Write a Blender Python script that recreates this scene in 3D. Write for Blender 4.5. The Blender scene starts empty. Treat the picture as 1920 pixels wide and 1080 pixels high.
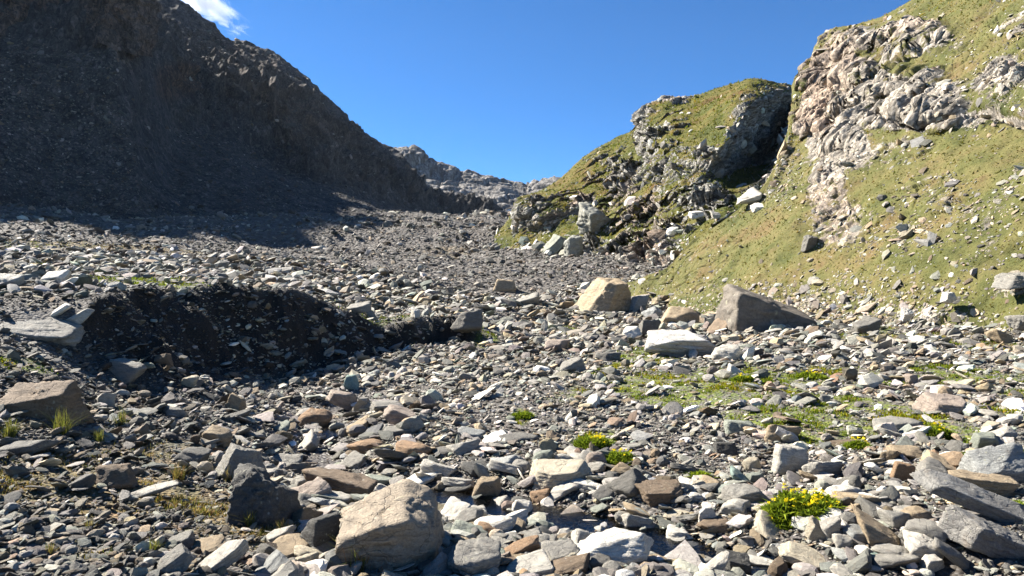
import bpy, math, random
import numpy as np
from mathutils import Vector
R = math.radians
F, CX, CY, ZC = 26.0/36.0*1920, 960.0, 540.0, 1.65
SC = bpy.context.scene
COL = SC.collection
AZ, EL = -62.0, 38.0                     # sun: degrees from straight ahead (left negative), elevation
SUN = np.array([math.sin(R(AZ))*math.cos(R(EL)), math.cos(R(AZ))*math.cos(R(EL)), math.sin(R(EL))])

# ------------------------------------------------------------------ noise
def _h(ix, iy, iz, s):
    n = (ix.astype(np.int64)*374761393 + iy.astype(np.int64)*668265263 + iz.astype(np.int64)*2147483647 + s*144665) & 0xffffffff
    n = ((n ^ (n >> 13))*1274126177) & 0xffffffff
    n = ((n ^ (n >> 16))*2246822519) & 0xffffffff
    return ((n ^ (n >> 15)) & 0xffffff).astype(np.float32)/float(0xffffff)
def vnoise(P, s=0):
    P = np.asarray(P, np.float64); I = np.floor(P); f = P-I; u = f*f*f*(f*(f*6-15)+10); I = I.astype(np.int64)
    o = 0
    for dx in (0, 1):
        wx = u[..., 0] if dx else 1-u[..., 0]
        for dy in (0, 1):
            wy = u[..., 1] if dy else 1-u[..., 1]
            for dz in (0, 1):
                wz = u[..., 2] if dz else 1-u[..., 2]
                o = o + _h(I[..., 0]+dx, I[..., 1]+dy, I[..., 2]+dz, s)*wx*wy*wz
    return o*2-1
def fbm(P, o=4, s=0, g=.5, l=2.03):
    a, t, P = 1.0, 0, np.asarray(P, np.float64)
    for k in range(o):
        t = t+a*vnoise(P, s+k*17); P = P*l+3.7; a *= g
    return t
def ridged(P, o=4, s=0):
    a, t, P = 1.0, 0, np.asarray(P, np.float64)
    for k in range(o):
        t = t+a*(1-2*np.abs(vnoise(P, s+k*17))); P = P*2.05+1.3; a *= .5
    return t
def cell(P, s=0):                        # F1, F2 and a random number per cell
    P = np.asarray(P, np.float64); I = np.floor(P).astype(np.int64)
    f1 = np.full(P.shape[:-1], 9.0); f2 = f1.copy(); rid = np.zeros_like(f1)
    for dx in (-1, 0, 1):
        for dy in (-1, 0, 1):
            for dz in (-1, 0, 1):
                a, b, c = I[..., 0]+dx, I[..., 1]+dy, I[..., 2]+dz
                d = np.sqrt((a+_h(a, b, c, s)-P[..., 0])**2+(b+_h(a, b, c, s+1)-P[..., 1])**2+(c+_h(a, b, c, s+2)-P[..., 2])**2)
                r = _h(a, b, c, s+3); m = d < f1
                f2 = np.where(m, f1, np.minimum(f2, d)); rid = np.where(m, r, rid); f1 = np.where(m, d, f1)
    return f1, f2, rid
def sstep(a, b, x):
    t = np.clip((x-a)/(b-a), 0, 1); return t*t*(3-2*t)
def pchip(x, y, q):                      # monotone cubic along axis 0 of y
    x = np.asarray(x, float); y = np.asarray(y, float); q = np.clip(q, x[0], x[-1])
    sh = (-1,)+(1,)*(y.ndim-1)
    h = np.diff(x); d = np.diff(y, axis=0)/h.reshape(sh)
    m = np.zeros_like(y); m[0], m[-1] = d[0], d[-1]
    if len(x) > 2:
        w1 = (2*h[1:]+h[:-1]).reshape(sh); w2 = (h[1:]+2*h[:-1]).reshape(sh)
        with np.errstate(divide='ignore', invalid='ignore'):
            mm = (w1+w2)/(w1/d[:-1]+w2/d[1:])
        m[1:-1] = np.where(d[:-1]*d[1:] > 0, np.nan_to_num(mm), 0)
    i = np.clip(np.searchsorted(x, q, side='right')-1, 0, len(x)-2)
    t = ((q-x[i])/h[i]).reshape(sh); hh = h[i].reshape(sh)
    return (1+2*t)*(1-t)**2*y[i]+t*(1-t)**2*hh*m[i]+t*t*(3-2*t)*y[i+1]+t*t*(t-1)*hh*m[i+1]

# ------------------------------------------------------------------ objects
def tag(o, label=None, cat=None, group=None, kind=None):
    for k, v in (('label', label), ('category', cat), ('group', group), ('kind', kind)):
        if v: o[k] = v
    return o
def mesh_np(name, V, Fc, mat, attrs=None, smooth=True):
    """V (n,3); Fc (m,k) one face size; attrs name -> (n,) or (n,3)"""
    me = bpy.data.meshes.new(name); V = np.ascontiguousarray(V, np.float32); Fc = np.ascontiguousarray(Fc, np.int32)
    m, k = Fc.shape
    me.vertices.add(len(V)); me.vertices.foreach_set('co', V.ravel())
    me.loops.add(m*k); me.loops.foreach_set('vertex_index', Fc.ravel())
    me.polygons.add(m); me.polygons.foreach_set('loop_start', np.arange(0, m*k, k, dtype=np.int32))
    me.polygons.foreach_set('use_smooth', np.full(m, smooth, bool))
    for an, a in (attrs or {}).items():
        a = np.ascontiguousarray(a, np.float32)
        if a.ndim == 1:
            me.attributes.new(an, 'FLOAT', 'POINT').data.foreach_set('value', a)
        else:
            me.attributes.new(an, 'FLOAT_VECTOR', 'POINT').data.foreach_set('vector', a.ravel())
    me.update(calc_edges=True); me.validate()
    if mat: me.materials.append(mat)
    return me
def obj(name, me, parent=None):
    o = bpy.data.objects.new(name, me); COL.objects.link(o)
    if parent: o.parent = parent
    return o
def grid_faces(nu, nv):
    i = np.arange(nu-1)[:, None]*nv+np.arange(nv-1)[None, :]
    return np.stack([i, i+nv, i+nv+1, i+1], -1).reshape(-1, 4)
def normals(P):
    n = np.cross(np.gradient(P, axis=0), np.gradient(P, axis=1)); n /= np.linalg.norm(n, axis=-1, keepdims=True)+1e-9
    return n
def project(P):
    Y = np.maximum(P[..., 1], .05)
    return CX+F*P[..., 0]/Y, CY-F*(P[..., 2]-ZC)/Y

# ------------------------------------------------------------------ materials
class NT:
    def __init__(s, name):
        s.m = bpy.data.materials.new(name); s.m.use_nodes = True; s.t = s.m.node_tree; s.n = s.t.nodes; s.n.clear()
        s.out = s.n.new('ShaderNodeOutputMaterial')
    def add(s, ty, **kw):
        n = s.n.new(ty)
        for k, v in kw.items():
            if hasattr(n, k): setattr(n, k, v)
            else: s.put(n.inputs[k.replace('_', ' ')], v)
        return n
    def put(s, sock, v):
        if isinstance(v, bpy.types.NodeSocket): s.t.links.new(v, sock)
        else: sock.default_value = v
    def attr(s, n, vec=False): return s.add('ShaderNodeAttribute', attribute_name=n).outputs['Vector' if vec else 'Fac']
    def pos(s): return s.add('ShaderNodeNewGeometry').outputs['Position']
    def scale(s, v, sc):
        n = s.add('ShaderNodeVectorMath', operation='MULTIPLY'); s.put(n.inputs[0], v); n.inputs[1].default_value = sc; return n.outputs[0]
    def vadd(s, a, b):
        n = s.add('ShaderNodeVectorMath', operation='ADD'); s.put(n.inputs[0], a); s.put(n.inputs[1], b); return n.outputs[0]
    def noise(s, v, scale, detail=4, rough=.6, dist=0):
        n = s.add('ShaderNodeTexNoise'); s.put(n.inputs['Vector'], v)
        for k, x in (('Scale', scale), ('Detail', detail), ('Roughness', rough), ('Distortion', dist)): n.inputs[k].default_value = x
        return n.outputs['Fac']
    def voro(s, v, scale, feature='F1', rnd=1.0):
        n = s.add('ShaderNodeTexVoronoi', feature=feature); s.put(n.inputs['Vector'], v); n.inputs['Scale'].default_value = scale; n.inputs['Randomness'].default_value = rnd; return n
    def math(s, op, a, b=0.0, clamp=False):
        n = s.add('ShaderNodeMath', operation=op); n.use_clamp = clamp; s.put(n.inputs[0], a); s.put(n.inputs[1], b); return n.outputs[0]
    def ramp(s, v, stops, interp='LINEAR'):
        n = s.add('ShaderNodeValToRGB'); s.put(n.inputs[0], v); e = n.color_ramp; e.interpolation = interp
        for i, (p, c) in enumerate(stops):
            k = e.elements[i] if i < 2 else e.elements.new(p)
            k.position = p; k.color = (c, c, c, 1) if not isinstance(c, tuple) else (*c, 1)
        return n.outputs[0]
    def mix(s, f, a, b, mode='MIX'):
        n = s.add('ShaderNodeMix', data_type='RGBA', blend_type=mode); s.put(n.inputs[0], f)
        for i, v in ((6, a), (7, b)): s.put(n.inputs[i], (*v, 1) if isinstance(v, tuple) and len(v) == 3 else v)
        return n.outputs[2]
    def bump(s, hgt, strength, dist, normal=None):
        n = s.add('ShaderNodeBump'); s.put(n.inputs['Height'], hgt); n.inputs['Strength'].default_value = strength; n.inputs['Distance'].default_value = dist
        if normal is not None: s.put(n.inputs['Normal'], normal)
        return n.outputs[0]
    def finish(s, col, rough=.9, normal=None, spec=.25, **kw):
        b = s.add('ShaderNodeBsdfPrincipled'); s.put(b.inputs['Base Color'], (*col, 1) if isinstance(col, tuple) else col)
        s.put(b.inputs['Roughness'], rough); b.inputs['Specular IOR Level'].default_value = spec
        if normal is not None: s.put(b.inputs['Normal'], normal)
        for k, v in kw.items(): s.put(b.inputs[k.replace('_', ' ')], v)
        s.t.links.new(b.outputs[0], s.out.inputs[0]); return s.m

def stone_mat(name, by_object):
    """schist: base colour per stone, foliation streaks, lichen mottling"""
    n = NT(name); l = n.attr('lco', True)
    if by_object:
        oi = n.add('ShaderNodeObjectInfo'); base = oi.outputs['Color']
        r = n.math('MULTIPLY', oi.outputs['Random'], 60.0); cmb = n.add('ShaderNodeCombineXYZ')
        for k in range(3): n.put(cmb.inputs[k], r)
        l = n.vadd(l, cmb.outputs[0])
    else:
        base = n.attr('col', True)
    st = n.scale(l, (1.6, 1.6, 7.5))
    streak = n.noise(st, 1.3, 6, .68, .5)
    mott = n.noise(l, 2.6, 6, .66)
    fine = n.noise(l, 17.0, 4, .7)
    c = n.mix(n.ramp(streak, [(.36, .0), (.62, 1.0)]), n.mix(1.0, base, (.74, .72, .70), 'MULTIPLY'), n.mix(1.0, base, (1.12, 1.09, 1.04), 'MULTIPLY'))
    c = n.mix(n.ramp(mott, [(.54, 0.0), (.72, .55)]), c, n.mix(1.0, base, (1.3, 1.3, 1.26), 'MULTIPLY'))
    c = n.mix(n.ramp(mott, [(.28, .5), (.42, 0.0)]), c, n.mix(1.0, base, (.72, .52, .36), 'MULTIPLY'))
    c = n.mix(n.ramp(fine, [(.35, .6), (.6, 0.0)]), c, n.mix(1.0, c, (.55, .54, .53), 'MULTIPLY'))
    cr = n.voro(n.vadd(n.scale(l, (.9, .9, 2.2)), n.scale(n.add('ShaderNodeTexNoise', Vector=l, Scale=2.0).outputs['Color'], (.5, .5, .5))), 1.15, 'DISTANCE_TO_EDGE').outputs['Distance']
    crk = n.ramp(cr, [(.0, 1.0), (.022, 0.0)])
    c = n.mix(n.math('MULTIPLY', n.math('MULTIPLY', crk, .6), n.ramp(n.noise(l, .8, 2), [(.45, 0.0), (.6, 1.0)])), c, n.mix(1.0, c, (.3, .28, .26), 'MULTIPLY'))
    li = n.voro(l, 5.5); lm = n.math('MULTIPLY', n.ramp(li.outputs['Distance'], [(.16, 1.0), (.30, 0.0)]), n.ramp(n.noise(l, 1.3, 3), [(.5, 0.0), (.6, 1.0)]))
    c = n.mix(n.math('MULTIPLY', lm, .45), c, n.ramp(n.add('ShaderNodeSeparateColor', Color=li.outputs['Color']).outputs[0], [(.3, (.07, .07, .065)), (.5, (.42, .43, .38)), (.9, (.36, .34, .20))]))
    hgt = n.math('SUBTRACT', n.math('ADD', n.math('MULTIPLY', streak, .8), n.math('MULTIPLY', fine, .5)), n.math('MULTIPLY', crk, .2))
    nm = n.bump(hgt, .75, .05 if by_object else .03)
    return n.finish(c, .82, nm, .3)
# ------------------------------------------------------------------ the valley floor
LOWC = [-1800, -600, 0, 250, 560, 900, 1300, 1700, 1920, 2600, 4200]
LOWY = [1.2, 3, 4.5, 6, 8, 10, 12, 15, 20, 28, 40, 60, 90, 140, 220, 330]
LOWZ = np.array([
    [.25, .5, .9, 1.4, 2.1, 2.7, 3.1, 3.5, 3.9, 4.6, 6, 9, 14, 22, 33, 45],
    [.12, .3, .6, .95, 1.5, 1.9, 2.2, 2.4, 2.8, 3.3, 4.4, 7, 12, 19, 30, 42],
    [.02, .03, .15, .32, .85, 1.35, 1.66, 1.85, 2.15, 2.6, 3.4, 5.6, 10.4, 16, 26, 36],
    [.0, .02, .05, .12, .26, .45, .62, .8, 1.2, 2.0, 3.0, 4.7, 8.6, 15, 24, 34],
    [.0, -.03, -.06, -.1, -.15, -.14, -.1, .0, .15, .5, 1.6, 3.4, 7.0, 13, 22, 33],
    [-.05, -.1, -.15, -.15, -.1, -.05, .0, .0, .04, .18, .72, 2.4, 5.9, 12, 21.5, 32],
    [-.05, -.1, -.15, -.14, -.05, .05, .1, .15, .2, .42, 1.0, 3.0, 6.5, 12, 21, 32],
    [.0, .0, -.05, .0, .1, .2, .25, .35, .55, .9, 1.6, 3.0, 6, 12, 21, 32],
    [.02, .02, .0, .05, .16, .26, .33, .45, .65, 1.1, 2, 3.4, 6, 12, 21, 32],
    [.1, .2, .25, .35, .5, .7, .9, 1.2, 1.5, 2, 3, 4, 6, 12, 21, 32],
    [.3, .4, .5, .7, 1, 1.3, 1.6, 2, 2.4, 3, 4, 5, 7, 12, 21, 32]])
HIC = [-600, 0, 200, 400, 540, 650, 720, 770, 850, 945, 1000]
HIY = [10, 12.5, 15, 18, 21, 24, 28, 40, 60, 90]
HIZ = np.array([
    [2.0, 2.2, 2.4, 2.6, 2.85, 3.0, 3.3, 4.4, 7, 12],
    [1.5, 1.72, 1.9, 2.05, 2.2, 2.35, 2.6, 3.4, 5.6, 10.4],
    [1.5, 1.66, 1.78, 1.88, 1.98, 2.1, 2.35, 3.2, 5.0, 9],
    [1.6, 1.68, 1.74, 1.8, 1.88, 1.95, 2.1, 2.9, 4.4, 7.6],
    [1.6, 1.6, 1.6, 1.6, 1.6, 1.66, 1.8, 2.6, 4.0, 7.3],
    [1.1, 1.1, 1.1, 1.1, 1.15, 1.2, 1.3, 2.0, 3.5, 7.0],
    [.5, .5, .5, .5, .8, .9, .98, 1.7, 3.2, 6.6],
    [.4, .4, .4, .4, .84, .86, .9, 1.5, 3.0, 6.4],
    [.3, .3, .3, .4, .80, .74, .7, 1.15, 2.7, 6.2],
    [.1, .1, .1, .1, .15, .17, .26, .85, 2.4, 5.9],
    [.0, .0, .0, .0, .06, .12, .2, .8, 2.4, 5.9]])
def _lattice(cols, ys, Z, px, Y):
    cols = np.asarray(cols, float); ly = np.log(np.asarray(ys)); q = np.log(np.clip(Y, ys[0], ys[-1])); px = np.clip(px, cols[0], cols[-1])
    i = np.clip(np.searchsorted(cols, px, side='right')-1, 0, len(cols)-2); t = (px-cols[i])/(cols[i+1]-cols[i]); t = t*t*(3-2*t)*.6+t*.4
    j = np.clip(np.searchsorted(ly, q, side='right')-1, 0, len(ly)-2); s = (q-ly[j])/(ly[j+1]-ly[j])
    return (Z[i, j]*(1-s)+Z[i, j+1]*s)*(1-t)+(Z[i+1, j]*(1-s)+Z[i+1, j+1]*s)*t
# crest of the cut bank (plan), from the left bend to its nose, and of the hump behind it
CREST = np.array([[-5.5, 8.4], [-5.65, 9.6], [-5.95, 11.0], [-6.1, 12.2], [-5.95, 13.3], [-5.6, 14.4], [-5.1, 15.7], [-4.75, 16.9], [-4.1, 18.5], [-3.35, 19.4], [-2.75, 20.1], [-2.55, 20.9], [-1.8, 21.4], [-.9, 21.3], [-.15, 20.9], [.6, 22.5]])
def crest_dist(X, Y):                    # signed distance, positive on the high side
    best = np.full(np.shape(X), 1e9); sg = np.ones(np.shape(X)); par = np.zeros(np.shape(X))
    for k in range(len(CREST)-1):
        a, b = CREST[k], CREST[k+1]; d = b-a; L = d@d
        t = np.clip(((X-a[0])*d[0]+(Y-a[1])*d[1])/L, 0, 1)
        ex, ey = X-a[0]-t*d[0], Y-a[1]-t*d[1]; dd = np.hypot(ex, ey); m = dd < best-1e-9
        best = np.where(m, dd, best); sg = np.where(m, np.sign(d[0]*ey-d[1]*ex), sg); par = np.where(m, k+t, par)
    return best*sg, par
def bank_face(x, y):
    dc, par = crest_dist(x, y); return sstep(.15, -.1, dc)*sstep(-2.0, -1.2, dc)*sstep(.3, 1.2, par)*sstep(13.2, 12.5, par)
STREAM = np.array([[-2.6, 12.0], [-2.45, 9.2], [-1.95, 7.6], [-1.35, 6.9], [-.5, 6.6], [.3, 6.1], [.95, 5.6], [1.25, 5.25], [1.75, 4.9], [2.2, 4.55], [3.2, 4.3]])
SZ = -.235
def stream_dist(X, Y):
    best = np.full(np.shape(X), 1e9)
    for k in range(len(STREAM)-1):
        a, b = STREAM[k], STREAM[k+1]; d = b-a
        t = np.clip(((X-a[0])*d[0]+(Y-a[1])*d[1])/(d@d), 0, 1)
        best = np.minimum(best, np.hypot(X-a[0]-t*d[0], Y-a[1]-t*d[1]))
    return best
def ground_z(X, Y, fine=True):
    X = np.asarray(X, float); Y = np.maximum(np.asarray(Y, float), .6); px = CX+F*X/np.maximum(Y, 1.0)
    lo = _lattice(LOWC, LOWY, LOWZ, px, Y); hi = _lattice(HIC, HIY, HIZ, px, Y)
    d, par = crest_dist(X, Y)
    d = d+.16*vnoise(np.stack([X*1.3, Y*1.3, X*0], -1), 5)
    wdt = np.interp(par, [0, 2, 4, 7, 8, 9, 11, 14], [1.2, 1.2, 1.35, 1.4, 1.2, .6, .36, .36])
    t = np.clip(1+d/wdt, 0, 1); t = .45*t+.55*t**1.4
    edge = sstep(0.2, 1.6, par)
    w = np.where(px < 1000, t*edge, 0)*sstep(1050, 960, px)*sstep(7, 11, Y)
    far = sstep(40, 75, Y)
    z = lo+(np.maximum(hi, lo)-lo)*w*(1-far)
    sd = stream_dist(X, Y)
    z = z-.15*sstep(.75, .1, sd)
    if fine:
        P = np.stack([X, Y, z*0], -1)
        z = z+.05*np.minimum(1, Y/9)*fbm(P*.9, 3, 11)+np.clip(Y/60, 0, 1.3)*.55*fbm(P*.11, 4, 23)*sstep(16, 40, Y)
        z = z+np.clip(Y/110, 0, 1.2)*1.3*ridged(P*.035, 3, 31)*sstep(50, 110, Y)
        bf = bank_face(X, Y); z = z+bf*(.10*fbm(P*2.6, 3, 41)+.05*vnoise(P*8, 43))
    return z
def ground_hit(px, py):                  # where the ray through a photo pixel first meets the floor
    Y = np.exp(np.linspace(math.log(2.0), math.log(300), 1500)); X = Y*(px-CX)/F
    v = CY-F*(ground_z(X, Y)-ZC)/Y; k = np.argmax(v <= py)
    return float(X[k]), float(Y[k])

# regions of plants on the floor: (px, py, half width, half height, strength), turned into places on the ground
def place_patches(lst):
    out = []
    for px, py, a, b, s in lst:
        x, y = ground_hit(px, py); y2 = ground_hit(px, py-b)[1]; y1 = ground_hit(px, py+b)[1]
        out.append((x, y, a*y/F, min(max(.5*(y2-y1), .08), 2.2+y*.03), s))
    return out
def patch_mask(pl, X, Y, seed):
    P = np.stack([X*2.2, Y*1.1, X*0], -1); nz = .45*fbm(P, 3, seed); m = np.zeros(np.shape(X))
    for x, y, a, b, s in pl:
        d = np.sqrt(((X-x)/a)**2+((Y-y)/b)**2)
        m = np.maximum(m, s*sstep(1.15, .65, d+nz))
    dc, par = crest_dist(X, Y)
    return np.minimum(m*1.25, 1)*np.where((dc < .25) & (dc > -2.3) & (par > .6) & (par < 9.3), sstep(-.02, .2, dc), 1)
MOSS_PX = [(1215, 668, 75, 12, .8), (1260, 715, 150, 13, .8), (1350, 742, 130, 16, .9), (1460, 778, 110, 20, .9), (1560, 812, 90, 14, .8), (1420, 700, 60, 14, .9), (1500, 712, 80, 12, .6),
           (1585, 700, 60, 10, .5), (1640, 760, 60, 18, .8), (1780, 800, 70, 22, .9), (1840, 770, 70, 16, .6), (1800, 712, 60, 14, .8), (1870, 700, 60, 14, .5), (1740, 690, 40, 8, .5), (1110, 700, 50, 9, .5),
           (1070, 620, 25, 12, .6), (1880, 845, 70, 10, .5), (978, 776, 26, 11, .9), (1090, 745, 60, 8, .4), (1905, 960, 30, 14, .8), (1690, 632, 90, 10, .6), (1850, 650, 70, 10, .5),
           (250, 528, 110, 7, 1), (330, 533, 90, 6, 1), (400, 539, 90, 6, 1), (180, 515, 120, 9, .9), (110, 500, 80, 9, .6), (60, 470, 80, 14, .5), (690, 590, 90, 10, .4), (60, 690, 60, 14, .5), (905, 640, 25, 14, .7), (800, 575, 60, 6, .4)]
DRY_PX = [(240, 930, 200, 56, 1), (90, 915, 120, 44, 1), (430, 965, 130, 46, 1), (360, 1000, 160, 26, .6), (150, 1040, 90, 24, .5), (520, 1000, 60, 20, .6), (60, 800, 40, 18, .6), (330, 850, 110, 30, .6), (120, 870, 90, 20, .6), (1300, 552, 120, 12, .6), (1560, 606, 120, 9, .7), (1730, 630, 120, 10, .8), (1880, 648, 70, 10, .8), (300, 470, 140, 14, .5), (120, 455, 160, 16, .5), (880, 470, 90, 14, .4)]
MOSS_PX = [(x, y, a, b*(1.45 if y > 600 else 1.0), min(1, s*1.25)) for x, y, a, b, s in MOSS_PX]+[(1330, 700, 60, 10, .9), (1180, 690, 70, 8, .8), (1660, 720, 70, 10, .8), (1560, 745, 70, 10, .8), (1480, 735, 60, 12, .9), (1620, 800, 60, 12, .8), (1905, 740, 50, 12, .8), (1250, 660, 60, 10, .8), (1390, 660, 40, 10, .7), (1120, 825, 50, 18, .8), (1440, 800, 40, 8, .6)]
MOSS = place_patches(MOSS_PX); DRY = place_patches(DRY_PX)

def make_ground():
    u = np.concatenate([np.linspace(-1800, -300, 60)[:-1], np.linspace(-300, 2220, 640), np.linspace(2220, 4200, 60)[1:]])
    Y = np.exp(np.linspace(math.log(1.2), math.log(330), 520))
    U, YY = np.meshgrid(u, Y, indexing='ij'); X = YY*(U-CX)/F
    Z = ground_z(X, YY); P = np.stack([X, YY, Z], -1)
    P = P.reshape(-1, 3); x, y = P[:, 0], P[:, 1]
    me = mesh_np('ground', P, grid_faces(*U.shape), ground_mat(), {'moss': np.maximum(patch_mask(MOSS, x, y, 3), .0), 'dry': patch_mask(DRY, x, y, 4), 'wet': sstep(.7, .2, stream_dist(x, y)), 'far': sstep(14, 45, y), 'earth_shade': bank_face(x, y)})
    return tag(obj('ground', me), 'stony valley floor of gravel, rubble and moss rising to the notch', 'ground', kind='structure')
def ground_mat():
    n = NT('gravel_and_soil'); p = n.pos()
    far = n.attr('far')
    v1 = n.voro(p, 26.0); v2 = n.voro(p, 2.6); v3 = n.voro(p, 70.0)
    soil = n.ramp(n.noise(p, 1.6, 5), [(.3, (.05, .042, .034)), (.7, (.115, .10, .085))])
    def gravel(v): return n.ramp(n.add('ShaderNodeSeparateColor', Color=v.outputs['Color']).outputs[0], [(0, (.025, .022, .02)), (.3, (.085, .08, .072)), (.6, (.15, .142, .13)), (.8, (.14, .115, .09)), (1, (.30, .29, .27))])
    near = n.mix(.45, gravel(v1), gravel(v3)); c = n.mix(far, near, n.mix(.35, gravel(v2), n.ramp(n.noise(p, .7, 6, .7), [(.3, (.07, .065, .06)), (.7, (.22, .205, .185))])))
    c = n.mix(n.ramp(n.noise(p, .9, 5, .65), [(.42, .75), (.6, .2)]), c, soil)
    g = n.ramp(n.noise(p, 5.0, 4), [(.3, (.055, .085, .012)), (.52, (.12, .15, .018)), (.8, (.17, .145, .035))])
    c = n.mix(n.math('MULTIPLY', n.attr('moss'), n.ramp(n.noise(p, 7.0, 5, .7), [(.42, .0), (.56, .95)])), c, g)
    d = n.ramp(n.noise(p, 3.0, 5), [(.3, (.06, .055, .022)), (.45, (.125, .10, .045)), (.6, (.185, .125, .06)), (.75, (.21, .11, .055))])
    c = n.mix(n.math('MULTIPLY', n.attr('dry'), .9), c, d)
    c = n.mix(n.math('MULTIPLY', n.attr('earth_shade'), .96), c, n.ramp(n.noise(p, 4.0, 5), [(.3, (.007, .006, .005)), (.7, (.02, .017, .014))]))  # dark bank soil, blackened further so the colour carries the face's shade
    wet = n.attr('wet'); c = n.mix(n.math('MULTIPLY', wet, .6), c, n.mix(1.0, c, (.32, .28, .24), 'MULTIPLY'))
    h = n.math('SUBTRACT', 1.0, v1.outputs['Distance']); nm = n.bump(h, .8, .03)
    h2 = n.math('SUBTRACT', 1.0, v2.outputs['Distance']); nm = n.bump(n.math('MULTIPLY', h2, far), .9, .35, nm)
    return n.finish(c, n.math('SUBTRACT', .92, n.math('MULTIPLY', wet, .4)), nm, .25)

# ------------------------------------------------------------------ slopes: lattices of photo columns, each a run of (row, distance) from foot to behind the crest
def lattice_sheet(cols, rows, nu, seg, u0=None, u1=None):
    A = np.array(rows, float); cols = np.asarray(cols, float)
    u = nu if isinstance(nu, np.ndarray) else np.linspace(cols[0], cols[-1], nu)
    A = np.stack([A[..., 0], np.log(A[..., 1])], -1); B = pchip(cols, A, u)            # (nu, rows, 2)
    t = np.concatenate([np.linspace(k, k+1, s, endpoint=False) for k, s in enumerate(seg)]+[[len(seg)]])
    Cc = np.transpose(pchip(np.arange(A.shape[1]), np.transpose(B, (1, 0, 2)), t), (1, 0, 2))
    v, Y = Cc[..., 0], np.exp(Cc[..., 1]); U = np.broadcast_to(u[:, None], v.shape)
    return np.stack([Y*(U-CX)/F, Y, ZC+Y*(CY-v)/F], -1), U, v, np.broadcast_to(t[None, :], v.shape)
def ell(U, V, lst):
    m = np.zeros(U.shape)
    for cx, cy, a, b, rot, s in lst:
        c, q = math.cos(R(rot)), math.sin(R(rot)); dx, dy = U-cx, V-cy
        d = np.sqrt(((dx*c+dy*q)/a)**2+((-dx*q+dy*c)/b)**2); m = np.maximum(m, s*sstep(1.25, .6, d))
    return m

MT_C = [-2500, -1200, -600, -350, -100, 0, 100, 200, 262, 284, 330, 420, 510, 600, 680, 760, 800, 850, 1000]
MT = [ # sunk      base        mid         cliff foot  cliff top   crest       behind
    [(640, 30), (330, 36), (100, 42), (-150, 48), (-160, 60), (-165, 70), (-100, 80)],
    [(620, 50), (345, 58), (200, 68), (20, 80), (15, 95), (10, 110), (40, 130)],
    [(600, 62), (372, 72), (250, 90), (50, 108), (48, 125), (46, 140), (100, 190)],
    [(590, 68), (386, 80), (245, 102), (62, 126), (60, 145), (60, 160), (120, 220)],
    [(580, 74), (395, 87), (245, 112), (66, 138), (66, 160), (66, 180), (150, 260)],
    [(580, 76), (400, 92), (245, 114), (66, 140), (66, 165), (66, 190), (150, 250)],
    [(580, 84), (416, 102), (250, 120), (72, 142), (72, 175), (72, 205), (200, 240)],
    [(580, 90), (424, 105), (262, 123), (75, 141), (74, 185), (73, 220), (260, 290)],
    [(580, 92), (427, 107), (275, 126), (86, 158), (78, 226), (50, 280), (170, 320)],
    [(580, 93), (429, 108), (280, 134), (95, 204), (74, 268), (-4, 300), (100, 340)],
    [(580, 95), (432, 110), (330, 140), (222, 218), (112, 264), (5, 302), (100, 350)],
    [(580, 97), (437, 114), (345, 148), (248, 238), (125, 275), (76, 312), (200, 370)],
    [(580, 102), (440, 120), (360, 158), (300, 246), (170, 275), (103, 318), (250, 390)],
    [(570, 115), (440, 118), (390, 160), (335, 238), (230, 272), (185, 325), (300, 400)],
    [(560, 125), (432, 135), (402, 172), (364, 250), (295, 288), (254, 338), (340, 420)],
    [(540, 160), (414, 190), (405, 225), (394, 265), (346, 300), (310, 340), (380, 425)],
    [(520, 190), (409, 215), (407, 245), (403, 274), (378, 305), (352, 340), (410, 430)],
    [(500, 220), (408, 248), (408, 262), (407, 284), (404, 305), (398, 335), (425, 420)],
    [(480, 240), (415, 262), (415, 272), (414, 290), (413, 310), (412, 330), (440, 420)]]
CF_C = [-2500, -1200, -600, -350, -100, 0, 100, 200, 258, 268, 262]
CF = [ # foot     top         crest       behind
    [(-100, 47), (-500, 52), (-700, 56), (-300, 80)], [(60, 79), (-250, 88), (-380, 98), (0, 130)], [(80, 106), (-295, 118), (-480, 136), (100, 190)],
    [(90, 124), (-318, 138), (-370, 160), (120, 220)], [(92, 136), (-262, 150), (-290, 172), (150, 260)], [(92, 138), (-110, 152), (-185, 185), (150, 250)],
    [(98, 140), (-85, 151), (-125, 166), (200, 215)], [(102, 139), (-40, 146), (-60, 153), (220, 182)], [(104, 139), (-16, 144), (-26, 149), (220, 172)], [(104, 142), (-16, 147), (-24, 151), (220, 172)], [(104, 156), (-8, 157), (-14, 158), (220, 172)]]
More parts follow.
